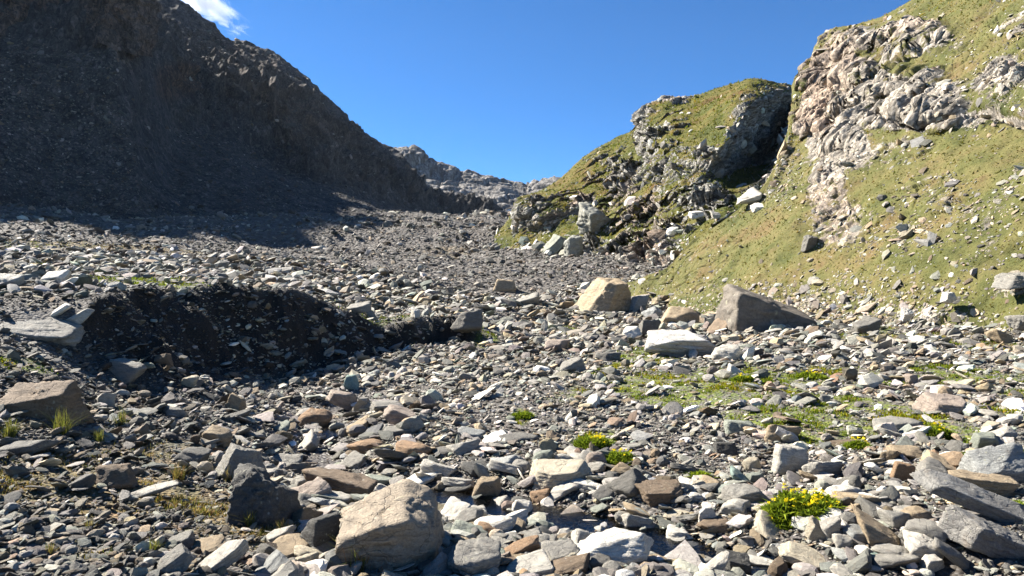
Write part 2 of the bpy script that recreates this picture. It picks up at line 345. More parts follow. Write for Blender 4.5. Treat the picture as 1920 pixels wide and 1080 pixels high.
def make_cliff():
    k = np.arange(11.0); A = np.array(CF, float); kq = np.concatenate([np.linspace(0, 4.6, 60)[:-1], np.linspace(4.6, 10, 330)])
    u = np.interp(kq, k, CF_C); S2 = np.stack([A[..., 0], np.log(A[..., 1])], -1); B = pchip(k, S2, kq)
    t = np.concatenate([np.linspace(0, 1, 90, endpoint=False), np.linspace(1, 2, 30, endpoint=False), np.linspace(2, 3, 16)])
    Cc = np.transpose(pchip(np.arange(4.0), np.transpose(B, (1, 0, 2)), t), (1, 0, 2)); V, Y = Cc[..., 0], np.exp(Cc[..., 1]); U = np.broadcast_to(u[:, None], V.shape); T = np.broadcast_to(t[None], V.shape)
    P = np.stack([Y*(U-CX)/F, Y, ZC+Y*(CY-V)/F], -1); N = normals(P)
    rib = ridged(np.stack([P[..., 0]*.10, P[..., 1]*.10, P[..., 2]*.02], -1), 4, 195)
    d = 2.0*rib+blocky(P, 7, 1.6, 141, (1, 1, .7))+blocky(P, 2.6, .7, 151, (1, 1, 1.6))+.5*ridged(P*.16, 4, 161)
    P = P+N*(d*np.where(kq > 9.5, .4, 1)[:, None]*np.where(T > 1.6, .4, 1))[..., None]
    rust = np.clip(.55+.8*fbm(P*.05, 3, 171), 0, 1)*sstep(-200, 60, U)
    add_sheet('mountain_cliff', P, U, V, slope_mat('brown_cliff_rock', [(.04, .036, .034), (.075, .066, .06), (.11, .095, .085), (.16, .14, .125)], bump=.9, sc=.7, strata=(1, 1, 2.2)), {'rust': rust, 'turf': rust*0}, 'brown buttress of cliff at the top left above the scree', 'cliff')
def slope_mat(name, rocks, grass=None, bump=1.0, sc=1.0, strata=(1, 1, 5), rot=0.0):
    """weathered rock, with turf where the 'turf' attribute says so and rust stains"""
    n = NT(name); p = n.pos()
    m = n.add('ShaderNodeMapping', vector_type='TEXTURE'); n.put(m.inputs['Vector'], p); m.inputs['Rotation'].default_value = (0, R(rot), 0); m.inputs['Scale'].default_value = strata
    s = m.outputs[0]
    a = n.noise(s, .55*sc, 8, .68, .4); b = n.noise(p, 2.2*sc, 7, .7); v = n.voro(s, 1.1*sc); v2 = n.voro(p, 3.4*sc)
    c = n.ramp(a, [(.28, rocks[0]), (.45, rocks[1]), (.58, rocks[2]), (.75, rocks[3])])
    vc = n.add('ShaderNodeSeparateColor', Color=v.outputs['Color']).outputs[0]; vd = n.add('ShaderNodeSeparateColor', Color=v2.outputs['Color']).outputs[1]
    c = n.mix(.55, c, n.mix(1.0, c, n.ramp(vc, [(0, .45), (1, 1.5)]), 'MULTIPLY'))
    c = n.mix(.5, c, n.mix(1.0, c, n.ramp(vd, [(0, .5), (1, 1.5)]), 'MULTIPLY'))
    ve = n.voro(s, 1.1*sc, 'DISTANCE_TO_EDGE').outputs['Distance']; vf = n.voro(s, 4.2*sc); vfc = n.add('ShaderNodeSeparateColor', Color=vf.outputs['Color']).outputs[0]
    c = n.mix(.6, c, n.mix(1.0, c, n.ramp(vfc, [(0, .35), (.6, 1.1), (1, 1.75)]), 'MULTIPLY'))
    c = n.mix(n.ramp(ve, [(.0, .8), (.055, 0.0)]), c, n.mix(1.0, c, (.3, .28, .26), 'MULTIPLY'))
    c = n.mix(n.ramp(b, [(.32, .55), (.5, 0.0)]), c, n.mix(1.0, c, (.5, .46, .42), 'MULTIPLY'))
    c = n.mix(n.math('MULTIPLY', n.attr('rust'), n.ramp(b, [(.35, .3), (.6, 1.0)])), c, n.mix(1.0, c, (1.35, .92, .68), 'MULTIPLY'))
    h = n.math('ADD', n.math('MULTIPLY', n.math('SUBTRACT', 1.0, v.outputs['Distance']), .9), n.math('ADD', n.math('MULTIPLY', b, .8), n.math('ADD', n.math('MULTIPLY', vd, .3), n.math('MULTIPLY', vfc, .35))))
    if grass:
        g1 = n.noise(p, .32*sc, 6, .66); g2 = n.noise(p, 5.0*sc, 4, .7)
        g1 = n.math('ADD', n.math('MULTIPLY', g1, .6), n.math('MULTIPLY', n.noise(p, .09*sc, 4, .6), .4)); g = n.ramp(g1, [(.36, grass[0]), (.46, grass[1]), (.54, grass[2]), (.64, grass[3])])
        g = n.mix(n.ramp(g2, [(.3, .75), (.65, 0.0)]), g, n.mix(1.0, g, (.5, .52, .5), 'MULTIPLY'))
        k = n.math('ADD', n.attr('turf'), n.math('MULTIPLY', n.math('SUBTRACT', n.noise(p, 1.1*sc, 7, .72), .5), 1.5))
        k = n.ramp(k, [(.44, 0.0), (.56, 1.0)])
        c = n.mix(k, c, g); h = n.math('ADD', n.math('MULTIPLY', h, n.math('SUBTRACT', 1.0, n.math('MULTIPLY', k, .75))), n.math('MULTIPLY', n.math('MULTIPLY', g2, .5), k))
    return n.finish(c, .93, n.bump(h, bump, .5/sc), .2)

SHEETS = {}
def add_sheet(name, P, U, V, mat, attrs, label, cat):
    me = mesh_np(name, P.reshape(-1, 3), grid_faces(*U.shape), mat, {k: a.ravel() for k, a in attrs.items()})
    o = tag(obj(name, me), label, cat, kind='structure'); SHEETS[name] = (P, normals(P), U, V, attrs); return o
def framed(P, ang, el):                  # coordinates along bedding tilted by ANG about the view axis, stretched by EL
    a = R(ang); Q = np.stack([P[..., 0]*math.cos(a)-P[..., 2]*math.sin(a), P[..., 1], P[..., 0]*math.sin(a)+P[..., 2]*math.cos(a)], -1); return Q/np.array(el)
def blocky(P, size, amp, seed, squash=(1, 1, 2.2)):      # rock broken into blocks along its bedding
    w = P/size*np.array(squash); w = w+.35*np.stack([fbm(w*.7, 2, seed+s) for s in (1, 2, 3)], -1)
    f1, f2, r = cell(w, seed); return amp*((r-.5)*1.3-.5*sstep(.14, 0, f2-f1))

def make_mountain():
    u = np.concatenate([np.linspace(-2500, -60, 70)[:-1], np.linspace(-60, 1000, 520)])
    P, U, V, T = lattice_sheet(MT_C, MT, u, [10, 70, 90, 110, 60, 12])
    N = normals(P); Yd = P[..., 1]
    cl = sstep(2.75, 3.15, T)*sstep(5.5, 5.0, T); scree = 1-cl
    gull = ridged(np.stack([P[..., 0]*.03+P[..., 1]*.03, P[..., 1]*.035, P[..., 2]*.006], -1), 4, 91)
    rib = ridged(np.stack([P[..., 0]*.16+P[..., 1]*.05, P[..., 1]*.12, P[..., 2]*.02], -1), 3, 95)
    top = np.interp(T, [3.7, 4.5], [1, .32])
    ledge = (P[..., 2]+.25*P[..., 0]+6*fbm(P*.03, 3, 97))/9.0; ledge = ledge-np.floor(ledge); ledge = np.where(ledge < .8, ledge/.8, (1-ledge)/.2)-.5
    d = cl*top*(4.5*gull+2.2*rib-2.4*ledge+blocky(P, 8, 1.8, 41, (1, 1, .8))+blocky(P, 3.0, .9, 51, (1, 1, 1.8))+.6*ridged(P*.14, 4, 61))
    d = d+scree*(1.0*fbm(P*.03, 4, 71)+.6*fbm(framed(P, 0, (8, 12, 30)), 3, 73)+blocky(P, 2.2, .2, 77, (1, 1, 1))+.25*fbm(P*.5, 3, 75))
    d = d*sstep(0, .7, T)
    P = P+N*d[..., None]
    rust = ell(U, V, [(310, 150, 22, 45, 8, 1), (200, 30, 110, 50, 0, .7), (560, 245, 70, 35, 20, .55), (520, 200, 45, 50, 10, .4), (620, 260, 30, 30, 0, .3), (470, 150, 60, 70, 20, .5), (400, 90, 60, 40, 20, .5)])
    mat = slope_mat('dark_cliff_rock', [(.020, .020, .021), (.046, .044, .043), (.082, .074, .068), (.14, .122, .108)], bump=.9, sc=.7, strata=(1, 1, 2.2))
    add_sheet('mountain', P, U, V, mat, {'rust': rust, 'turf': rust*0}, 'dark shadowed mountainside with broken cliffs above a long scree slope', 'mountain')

RD_C = [690, 740, 765, 800, 850, 900, 935, 975, 992, 1010, 1040, 1090, 1150]
RD = [[(b+25, 300), (b, 335), (c+.62*(b-c), 390), (c+.3*(b-c), 430), (c, 470), (c+40, 600)] for b, c in
      zip([408]*13, [265, 279, 284, 308, 327, 344, 348, 362, 365, 356, 350, 353, 360])]
def make_ridge():
    P, U, V, T = lattice_sheet(RD_C, RD, np.linspace(690, 1150, 240), [8, 40, 40, 50, 10])
    N = normals(P); d = 5*ridged(P*np.array([.012, .012, .02]), 3, 15)+blocky(P, 18, 3.2, 19, (1, 1, 1.6))+blocky(P, 5, .9, 29)
    P = P+N*(d*sstep(.3, 1.2, T)*np.where(T > 3.8, .22, 1))[..., None]
    mat = slope_mat('far_grey_rock', [(.12, .113, .105), (.165, .155, .143), (.205, .192, .176), (.26, .245, .225)], bump=.5, sc=.3)
    add_sheet('mountain_ridge', P, U, V, mat, {'rust': U*0, 'turf': U*0}, 'far sunlit grey ridge closing the head of the valley', 'ridge')

KN_C = [930, 955, 975, 1000, 1040, 1092, 1150, 1192, 1210, 1260, 1320, 1346, 1375, 1410, 1440, 1470, 1500]
KN = [ # sunk     base       slope      foot of wall lip      crest      behind
    [(560, 84), (478, 92), (468, 95), (458, 98), (452, 100), (446, 103), (480, 120)],
    [(560, 80), (478, 90), (462, 93), (445, 96), (432, 98), (412, 104), (460, 122)],
    [(560, 78), (478, 88), (455, 91), (428, 94.5), (388, 96), (373, 106), (430, 125)],
    [(560, 76), (480, 86), (456, 89), (432, 92.5), (384, 94), (364, 107), (420, 126)],
    [(560, 72), (482, 82), (460, 85), (436, 89), (390, 92), (344, 109), (400, 128)],
    [(565, 67), (488, 76), (452, 81), (418, 87), (345, 97), (298, 111), (360, 130)],
    [(570, 62), (496, 70), (450, 76), (395, 84), (315, 97), (262, 112), (330, 130)],
    [(575, 58), (504, 66), (445, 73), (378, 81), (292, 95), (238, 111), (310, 130)],
    [(575, 57), (506, 65), (440, 73), (370, 80), (285, 88), (201, 107), (290, 128)],
    [(575, 54), (500, 61), (432, 68), (352, 75), (274, 80), (184, 106), (280, 126)],
    [(560, 52), (448, 59), (400, 64), (338, 71), (288, 72.5), (173, 104), (270, 124)],
    [(550, 52), (424, 59), (386, 63), (330, 73), (283, 70.5), (165, 102), (260, 122)],
    [(540, 53), (403, 60), (372, 64), (316, 80), (243, 71.5), (157, 100), (250, 120)],
    [(520, 54), (377, 61), (350, 66), (305, 92), (205, 76), (147, 98), (240, 118)],
    [(500, 56), (347, 63), (328, 69), (290, 101), (184, 83), (151, 99), (230, 118)],
    [(480, 66), (277, 76), (264, 81), (246, 110), (178, 92), (159, 101), (230, 118)],
    [(460, 84), (198, 96), (194, 98), (189, 100), (178, 102), (167, 104), (230, 118)]]
def make_knoll():
    P, U, V, T = lattice_sheet(KN_C, KN, np.linspace(930, 1500, 520), [10, 60, 80, 110, 120, 12])
    N = normals(P)
    rock = ell(U, V, [(1010, 405, 50, 40, 0, 1), (1115, 400, 60, 40, 0, .9), (1090, 460, 70, 25, 0, .7), (1165, 335, 45, 38, -20, .95), (1215, 420, 55, 55, 0, .85), (1215, 238, 38, 30, -20, .9), (1290, 345, 70, 45, 10, .85),
                      (1215, 475, 60, 40, 10, .9), (1260, 190, 80, 8, -8, .7), (1300, 280, 60, 14, 10, .9), (1420, 258, 58, 70, -35, 1), (1455, 172, 40, 22, 20, .8), (1402, 196, 20, 26, 20, .9), (1320, 370, 40, 20, 0, .6), (1060, 360, 40, 18, -35, .5), (1000, 480, 60, 18, 0, .55), (1130, 495, 120, 16, 0, .9), (1460, 330, 15, 60, 20, .5)])
    rock = np.clip(rock*1.05-.12+.75*fbm(framed(P, -24, (2, 2, 1))*.3, 4, 7)*(.3+rock), 0, 1)
    rock = rock*np.where((U > 1330) & (T > 4.12), .5, 1)
    steep = sstep(.55, .25, N[..., 2]); rock = np.maximum(rock, steep*.8)
    stepm = np.clip(ell(U, V, [(1190, 400, 110, 90, 0, 1), (1060, 400, 80, 50, 0, .9), (1300, 360, 90, 60, 10, .9), (1140, 320, 60, 45, -20, .8), (1240, 250, 60, 50, -20, .45), (1420, 360, 40, 50, 0, .5)]), 0, 1)*sstep(.2, 1, T)
    for hh, sd, am in ((2.6, 301, .85), (1.1, 311, .8)):
        ph = (P[..., 2]-.30*P[..., 0]+1.5*fbm(P*.16, 3, sd)+.5*fbm(P*.6, 2, sd+5))/hh; fr = ph-np.floor(ph); fr = np.where(fr < .86, fr/.86, (1-fr)/.14)
        gate = sstep(-.25, .15, fbm(P*.22+9, 3, sd+7))
        P = P.copy(); P[..., 1] += am*hh*1.35*stepm*gate*(fr-.5)
    N = normals(P)
    Q = framed(P, -24, (1.9, 1.3, .8))
    d = rock*(blocky(Q, 3.4, 1.3, 101, (1, 1, 1))+blocky(Q, 1.4, .75, 111, (1, 1, 1))+blocky(Q, .6, .36, 115, (1, 1, 1)))+.4*fbm(P*.12, 3, 131)+.2*fbm(P*.5, 3, 133)
    d = d*sstep(.2, 1, T)*np.where(T > 4.85, .5, 1)*(1-.6*ell(U, V, [(1415, 265, 70, 60, -30, 1)]))
    P = P+N*d[..., None]
    N2 = normals(P); turf = np.clip(1.05-.75*rock-1.3*sstep(.50, .15, N2[..., 2])+.35*stepm*sstep(.5, .8, N2[..., 2]), 0, 1)
    rust = ell(U, V, [(1190, 400, 70, 50, 0, .5), (1080, 370, 80, 30, -35, .5), (1220, 480, 50, 40, 0, .6), (1300, 190, 90, 30, -10, .3)])
    mat = slope_mat('knoll_rock_and_turf', [(.12, .112, .098), (.215, .203, .18), (.30, .288, .255), (.45, .44, .40)],
                    [(.05, .065, .012), (.095, .10, .02), (.15, .125, .03), (.15, .085, .03)], bump=1.0, sc=1.0, strata=(2.6, 1.6, .7), rot=-24)
    add_sheet('hill', P, U, V, mat, {'rust': rust, 'turf': turf}, 'rocky green knoll with dark overhanging rock face at its top', 'hill')

HS_C = [1170, 1200, 1250, 1300, 1340, 1400, 1440, 1470, 1490, 1503, 1516, 1545, 1600, 1650, 1700, 1750, 1850, 1920, 2200, 2700]
HS_TOP = [535, 522, 500, 447, 422, 376, 332, 262, 192, 140, 115, 66, 46, 30, 3, -25, -90, -140, -320, -560]
HS_BASE = [540, 541, 543, 546, 552, 565, 575, 582, 586, 588, 590, 595, 603, 610, 617, 624, 634, 642, 670, 700]
def hs_y(px, v):
    t = (px-CX)/F; s = (CY-v)/F
    return 17.55/max((.95*t+.3)-s, .12)
def make_hillside():
    rows = []
    for c, tp, b in zip(HS_C, HS_TOP, HS_BASE):
        yb = hs_y(c, b); r = [(b+90, yb*.86), (b, yb)]
        for f in (.2, .4, .6, .8, 1.0):
            v = b+(tp-b)*f; r.append((v, hs_y(c, v)))
        r.append((tp+120, r[-1][1]*1.25)); rows.append(r)
    P, U, V, T = lattice_sheet(HS_C, rows, np.concatenate([np.linspace(1170, 1960, 700), np.linspace(1960, 2700, 50)[1:]]), [8, 50, 80, 95, 95, 95, 10])
    N = normals(P); sky = T > 5.9
    crag = ell(U, V, [(1580, 130, 75, 100, 0, 1), (1690, 90, 110, 40, -12, 1), (1660, 190, 150, 60, -8, .95), (1790, 215, 170, 30, -6, .95), (1890, 170, 60, 60, 0, .8), (1560, 235, 70, 50, 10, .9)])
    stony = ell(U, V, [(1585, 285, 70, 45, 20, .9), (1556, 350, 42, 66, 20, 1), (1575, 420, 62, 60, 0, .9), (1540, 240, 30, 60, 10, .7), (1750, 360, 80, 50, 0, .6), (1680, 290, 80, 25, -15, .6), (1640, 430, 140, 60, 0, .4), (1890, 525, 50, 14, -15, .9), (1870, 90, 120, 60, -20, .45), (1300, 500, 110, 40, -25, .45), (1270, 540, 120, 20, -5, .4), (1800, 600, 200, 24, 5, .5), (1480, 570, 120, 20, 0, .4)])
    nz = fbm(P*.2, 4, 207)
    # the crag steps out of the turf and its bedding runs down to the left
    lm = np.clip(crag*1.1, 0, 1)*sstep(.1, .8, T)*sstep(1830, 1720, U)
    for hh, sd, am in ((2.1, 401, .5), (.85, 411, .5)):
        ph = (P[..., 2]-.10*P[..., 0]+.9*fbm(P*.22, 3, sd)+.3*fbm(P*.9, 2, sd+5))/hh; fr = ph-np.floor(ph); fr = np.where(fr < .84, fr/.84, (1-fr)/.16)
        P = P.copy(); P[..., 0] += am*hh*.95*lm*sstep(-.3, .1, fbm(P*.3+9, 3, sd+7))*(fr-.5)
    N = normals(P)
    Q = framed(P, -40, (4.5, .9, 1.0)); led = fbm(Q*.6, 4, 211)
    stk = fbm(framed(P, -40, (5, 1, 1))*1.1, 4, 213); rock = np.clip(crag*(.95+.5*nz+.55*stk)+.25*(crag > .9)*sstep(1640, 1560, U), 0, 1)
    d = rock*(.3+.10*led+blocky(Q, 1.7, .24, 221, (1, 1, 1))+blocky(Q, .65, .13, 231, (1, 1, 1))+.16*fbm(framed(P, -40, (6, 1, 1))*2.6, 3, 235)+.10*fbm(framed(P, -40, (5, 1, 1))*7, 2, 237))
    d = d+.35*stony*blocky(P, .7, .5, 241, (1, 1, 1.6))+.4*fbm(P*.16, 3, 251)+.10*fbm(P*1.0, 3, 253)
    # dark undercut band along the foot of the crag
    band = np.exp(-((V-(232-.10*(U-1660)+14*np.sin(U*.03)))/9.0)**2)*sstep(1610, 1680, U)
    d = d-band*.8
    d = d*sstep(.1, .8, T)*np.where(sky, .35, 1)
    P = P+N*d[..., None]
    turf = np.clip(1.02-1.0*rock*(.55+.45*sstep(-.3, .2, led))-.62*stony-.22*np.clip(fbm(P*.35, 3, 261), 0, 1)-.42*sstep(.15, .6, fbm(framed(P, -40, (7, 1.6, 1.6))*.55, 4, 263))*sstep(1420, 1560, U)-.22*sstep(1.6, 1.0, T)*(.5+.8*nz)*sstep(1380, 1560, U)-.9*(crag > .3)*sstep(.05, .45, stk)*.4, 0, 1)
    turf = np.maximum(turf, .9*ell(U, V, [(1740, 130, 120, 14, -14, .75), (1640, 120, 30, 10, -10, .7), (1850, 40, 90, 40, -20, .6)]))
    turf = np.where(band > .4, turf*.2, turf)
    rust = ell(U, V, [(1570, 130, 70, 80, 0, .35), (1560, 410, 60, 70, 0, .3), (1760, 60, 90, 20, -15, .3), (1540, 200, 40, 60, 0, .5)])
    mat = slope_mat('hillside_rock_and_turf', [(.155, .138, .116), (.235, .208, .172), (.30, .265, .218), (.40, .355, .292)],
                    [(.055, .064, .018), (.10, .10, .03), (.135, .118, .042), (.15, .10, .045)], bump=.45, sc=2.2, strata=(6.0, .8, .9), rot=-40)
    add_sheet('hillside', P, U, V, mat, {'rust': rust, 'turf': turf}, 'steep sunlit grassy hillside below a pale crag on the right', 'hillside')
# ------------------------------------------------------------------ stones
import bmesh
_ico = {}
def ico(sub):
    if sub not in _ico:
        bm = bmesh.new(); bmesh.ops.create_icosphere(bm, subdivisions=sub, radius=1.0); bm.verts.ensure_lookup_table()
        _ico[sub] = (np.array([v.co[:] for v in bm.verts]), np.array([[v.index for v in f.verts] for f in bm.faces])); bm.free()
    return _ico[sub]
def rock_shape(seed, style, sub, dims=(1, 1, 1), planes=None, rough=1.0):
    """a stone cut by random fracture planes; returns vertices inside about [-1,1]*dims"""
    rg = np.random.RandomState(seed); D, Fc = ico(sub); dims = np.array(dims, float)
    if planes is None:
        ax = np.array([[1, 0, 0], [-1, 0, 0], [0, 1, 0], [0, -1, 0], [0, 0, 1], [0, 0, -1]], float)
        jit = {'slab': .22, 'block': .24, 'round': .3, 'shard': .3, 'wedge': .3}[style]
        n = ax+rg.normal(0, jit, (6, 3))*(np.array([[1], [1], [1], [1], [.35], [.35]]) if style in ('slab', 'shard') else 1)
        off = np.r_[rg.uniform(.72, 1, 4), rg.uniform(.8, 1, 2)]
        if style == 'wedge': n[4] = [rg.uniform(.5, .9)*rg.choice([-1, 1]), rg.uniform(-.4, .2), 1]; off[4] = .62
        k = {'slab': 6, 'block': 6, 'round': 26, 'shard': 8, 'wedge': 4}[style]
        e = rg.normal(0, 1, (k, 3))
        if style in ('slab', 'shard'): e[:, 2] *= .45
        n = np.r_[n, e]; off = np.r_[off, rg.uniform(*{'slab': (.78, 1.05), 'block': (.82, 1.15), 'round': (.86, 1.0), 'shard': (.6, .95), 'wedge': (.85, 1.1)}[style], k)]
    else:
        n, off = np.array([p[:3] for p in planes], float), np.array([p[3] for p in planes], float)
    n = n/np.linalg.norm(n, axis=1, keepdims=True)
    q = np.maximum(D@n.T, 1e-4)/off[None, :]; pw = {'round': 12}.get(style, 60)
    V = D*((q**pw).sum(1)**(-1.0/pw))[:, None]
    V = V*dims; L = float(np.mean(dims)); W = V/L
    if sub >= 3:
        o = rg.uniform(-50, 50, 3); N = V/(np.linalg.norm(V, axis=1, keepdims=True)+1e-9)
        bed = vnoise(np.stack([W[:, 0]*.8+o[0], W[:, 1]*.8+o[1], W[:, 2]*7+o[2]], -1), 3)+.6*vnoise(np.stack([W[:, 0]*1.6+o[0], W[:, 1]*1.6, W[:, 2]*17+o[2]], -1), 4)
        side = np.sqrt(np.clip(1-(N[:, 2])**2, 0, 1))
        V = V+N*(rough*L*(.030*bed*side+.045*fbm(W*1.5+o, 3, seed % 97)+(.016*fbm(W*6+o, 3, 7) if sub >= 4 else 0)))[:, None]
        if sub >= 4:                     # chipped faces and broken bedding edges
            W2 = W*np.array([1.0, 1.0, 1.9])+.25*np.stack([vnoise(W*1.4+o+s, 9) for s in (1, 2, 3)], -1)
            Lc = .3*L+.7*float(dims.min())
            for fq, am in ((1.5, .065), (3.4, .035)):
                f1, f2, rid = cell(W2*fq+o, seed % 89); V = V+N*(rough*Lc*am*((rid-.6)-.45*sstep(.10, 0, f2-f1)))[:, None]
    elif sub == 2: V = V*(1+.05*rough*vnoise(W*2.5+seed % 31, 5))[:, None]
    return V, Fc
def rotm(rx, ry, rz):
    a, b, c = R(rx), R(ry), R(rz)
    X = np.array([[1, 0, 0], [0, math.cos(a), -math.sin(a)], [0, math.sin(a), math.cos(a)]]); Y = np.array([[math.cos(b), 0, math.sin(b)], [0, 1, 0], [-math.sin(b), 0, math.cos(b)]])
    Z = np.array([[math.cos(c), -math.sin(c), 0], [math.sin(c), math.cos(c), 0], [0, 0, 1]]); return Z@Y@X
WARM = np.array([.97, .945, .875])
PAL = dict(grey=(.265, .26, .247), pale=(.45, .44, .415), white=(.66, .65, .62), tan=(.34, .275, .195), brown=(.19, .145, .105), rust=(.31, .21, .135), dark=(.10, .10, .098), green=(.27, .30, .27), pink=(.33, .28, .25), teal=(.24, .33, .31), blue=(.29, .305, .315), cream=(.47, .43, .35), mid=(.165, .162, .155))
PAL = {k: tuple(np.array(v)*WARM) for k, v in PAL.items()}
STONES = stone_mat('schist_boulder', True); RUBBLE = stone_mat('schist_rubble', False)
HERO = []                                # (name, x, y, radius, reference phrase, top px, py)
def place(o, col, rg=None):
    o.color = (*col, 1)
def hero(box, style, col, label, name='rock', cat='rock', rot=(0, 0, 0), depth=.8, ref=None, seed=0, sub=4, rough=1.0, planes=None, flat=.45, sink=.12, Y=None, sheet=None, dims=None, group=None):
    """a rock whose picture fills BOX (photo pixels) seen from the camera point, set on the ground there"""
    x0, y0, x1, y1 = box; w = x1-x0; h = y1-y0; cx = .5*(x0+x1)
    if Y is None: gx, gy = ground_hit(cx, y1-.06*h)
    else: gy = Y; gx = (cx-CX)/F*gy
    wm = w*gy/F; hm = h*gy/F
    V, Fc = rock_shape(seed or (abs(hash2(label)) % 9973), style, sub, dims or (1, depth, flat), planes, rough)
    L = V.copy(); V = V@rotm(*rot).T
    c = np.array([gx, gy+.5*depth*wm*.5, 0]); s = np.array([wm/2, wm/2, wm/2]); zc = ZC+(CY-.5*(y0+y1))/F*gy
    c[2] = zc; y_front = gy-.04*wm
    for it in range(8):
        Wd = V*s; Wd = Wd+c; c[1] += y_front-Wd[:, 1].min(); Wd = V*s+c
        U, Q = project(Wd)
        s[0] *= w/(U.max()-U.min()); s[1] = s[0]; s[2] *= np.clip(h*1.03/(Q.max()-Q.min()), .5, 2)
        Wd = V*s+c; U, Q = project(Wd)
        c[0] += (cx-.5*(U.max()+U.min()))*c[1]/F; c[2] -= (y0-Q.min())*c[1]/F
    if sheet is None:                    # carry the underside into the ground
        Wd = V*s+c; zg = ground_z(Wd[:, 0], Wd[:, 1]); low = np.min(Wd[:, 2]-zg)
        if low > -.02:
            top = Wd[:, 2].max(); s2 = (top-Wd[:, 2].min()+low+.04*wm)/(top-Wd[:, 2].min()); V = V.copy(); c[2] = top-V[:, 2].max()*s[2]*s2; s[2] *= s2
    me = mesh_np(name, V*s, Fc, STONES, {'lco': L*1.2}, True)
    o = obj(name, me); o.location = c; o.color = (*PAL[col], 1) if isinstance(col, str) else (*col, 1)
    tag(o, label, cat, group or {'boulder': 'boulders of the valley', 'slab': 'slabs of schist', 'snow patch': 'snow patches on the ridge'}.get(cat, 'single rocks among the rubble'))
    HERO.append((o.name, float(c[0]), float(c[1]), float(s[0]), ref, cx, .5*(y0+y1), box)); return o
def hash2(t):
    n = 7
    for ch in t: n = (n*131+ord(ch)) % 1000003
    return n

# scattered stones, merged: prototypes at three levels of detail
def protos(sub, n, seed, mix):
    out = []
    for k in range(n):
        st = mix[k % len(mix)]; rg = np.random.RandomState(seed+k)
        fl = {'slab': rg.uniform(.10, .24), 'shard': rg.uniform(.14, .3), 'block': rg.uniform(.3, .55), 'round': rg.uniform(.45, .7), 'wedge': rg.uniform(.4, .65)}[st]
        V, Fc = rock_shape(seed+k, st, sub, (1, rg.uniform(.5, .95), fl)); out.append((V, Fc))
    return np.stack([p[0] for p in out]), out[0][1]
def palette(n, rg, names, weights):
    w = np.array(weights, float); i = rg.choice(len(names), n, p=w/w.sum()); c = np.array([PAL[k] for k in names])[i]
    return c*(rg.lognormal(-.04, .40, n)[:, None])*(1+rg.normal(0, .03, (n, 3)))
def scatter_mesh(name, X, Y, Z, size, col, sub, rg, Nrm=None, tilt=14, mix=('slab', 'slab', 'shard', 'block', 'wedge', 'slab', 'shard', 'slab', 'slab', 'round'), smooth=False, lift=.22, nproto=36, yaw=None, lean=None):
    PV, PF = protos(sub, nproto, 500+sub*100, mix); n = len(X); k = rg.randint(0, nproto, n)
    yw = rg.uniform(0, 360, n) if yaw is None else yaw
    a, b, c = R(1)*rg.normal(0, tilt, n), R(1)*rg.normal(0, tilt, n), R(1)*yw
    if lean is not None: b = b+R(1)*lean
    ca, sa, cb, sb, cc, ss = np.cos(a), np.sin(a), np.cos(b), np.sin(b), np.cos(c), np.sin(c); o, z1 = np.ones(n), np.zeros(n)
    Rx = np.stack([o, z1, z1, z1, ca, -sa, z1, sa, ca], -1).reshape(n, 3, 3); Ry = np.stack([cb, z1, sb, z1, o, z1, -sb, z1, cb], -1).reshape(n, 3, 3); Rz = np.stack([cc, -ss, z1, ss, cc, z1, z1, z1, o], -1).reshape(n, 3, 3)
    Mx = Ry@Rx@Rz
    if Nrm is not None:                  # turn the up axis towards the slope normal
        t = Nrm*np.array([.75, .75, 1]); t = t/np.linalg.norm(t, axis=1, keepdims=True); vx, vy, cz = -t[:, 1], t[:, 0], t[:, 2]; kk = 1/(1+cz)
        Q = np.stack([1-vy*vy*kk*1.0, vx*vy*kk, vy, vx*vy*kk, 1-vx*vx*kk, -vx, -vy, vx, 1-(vx*vx+vy*vy)*kk], -1).reshape(n, 3, 3); Mx = Q@Mx
    S = size[:, None]*.5*rg.uniform(.75, 1.25, (n, 3)); lv = PV[k]
    V = np.einsum('nij,nvj->nvi', Mx, lv*S[:, None, :]); V[..., 0] += X[:, None]; V[..., 1] += Y[:, None]; V[..., 2] += (Z+size*lift*.5)[:, None]
    nv = PV.shape[1]; Fa = (PF[None]+np.arange(n)[:, None, None]*nv).reshape(-1, 3)
    lco = lv*np.clip(1.2, 0, 9)+rg.uniform(0, 80, (n, 1, 3))
    return mesh_np(name, V.reshape(-1, 3), Fa, RUBBLE, {'col': np.repeat(col, nv, 0), 'lco': lco.reshape(-1, 3)}, smooth)
def keep_clear(X, Y):                    # not inside the big rocks
    k = np.ones(len(X), bool)
    for _, hx, hy, r, *_r in HERO: k &= ((X-hx)/(r*.8))**2+((Y-hy)/(r*.62))**2 > 1
    return k
BED = (['grey', 'pale', 'white', 'tan', 'brown', 'mid', 'green', 'pink', 'blue', 'cream', 'rust'], [33, 27, 8.5, 11, 4, 13, 7, 5, 3, 8, .7])
SCREE = (['grey', 'pale', 'mid', 'brown', 'pink', 'tan', 'dark', 'white'], [34, 16, 22, 10, 6, 5, 6, 3])
def near_points(n, ymin, ymax, rg, pxr=(-200, 2120)):
    iy = rg.uniform(1/ymax, 1/ymin, n); Y = 1/iy; px = rg.uniform(*pxr, n); return (px-CX)/F*Y, Y
BIG = []
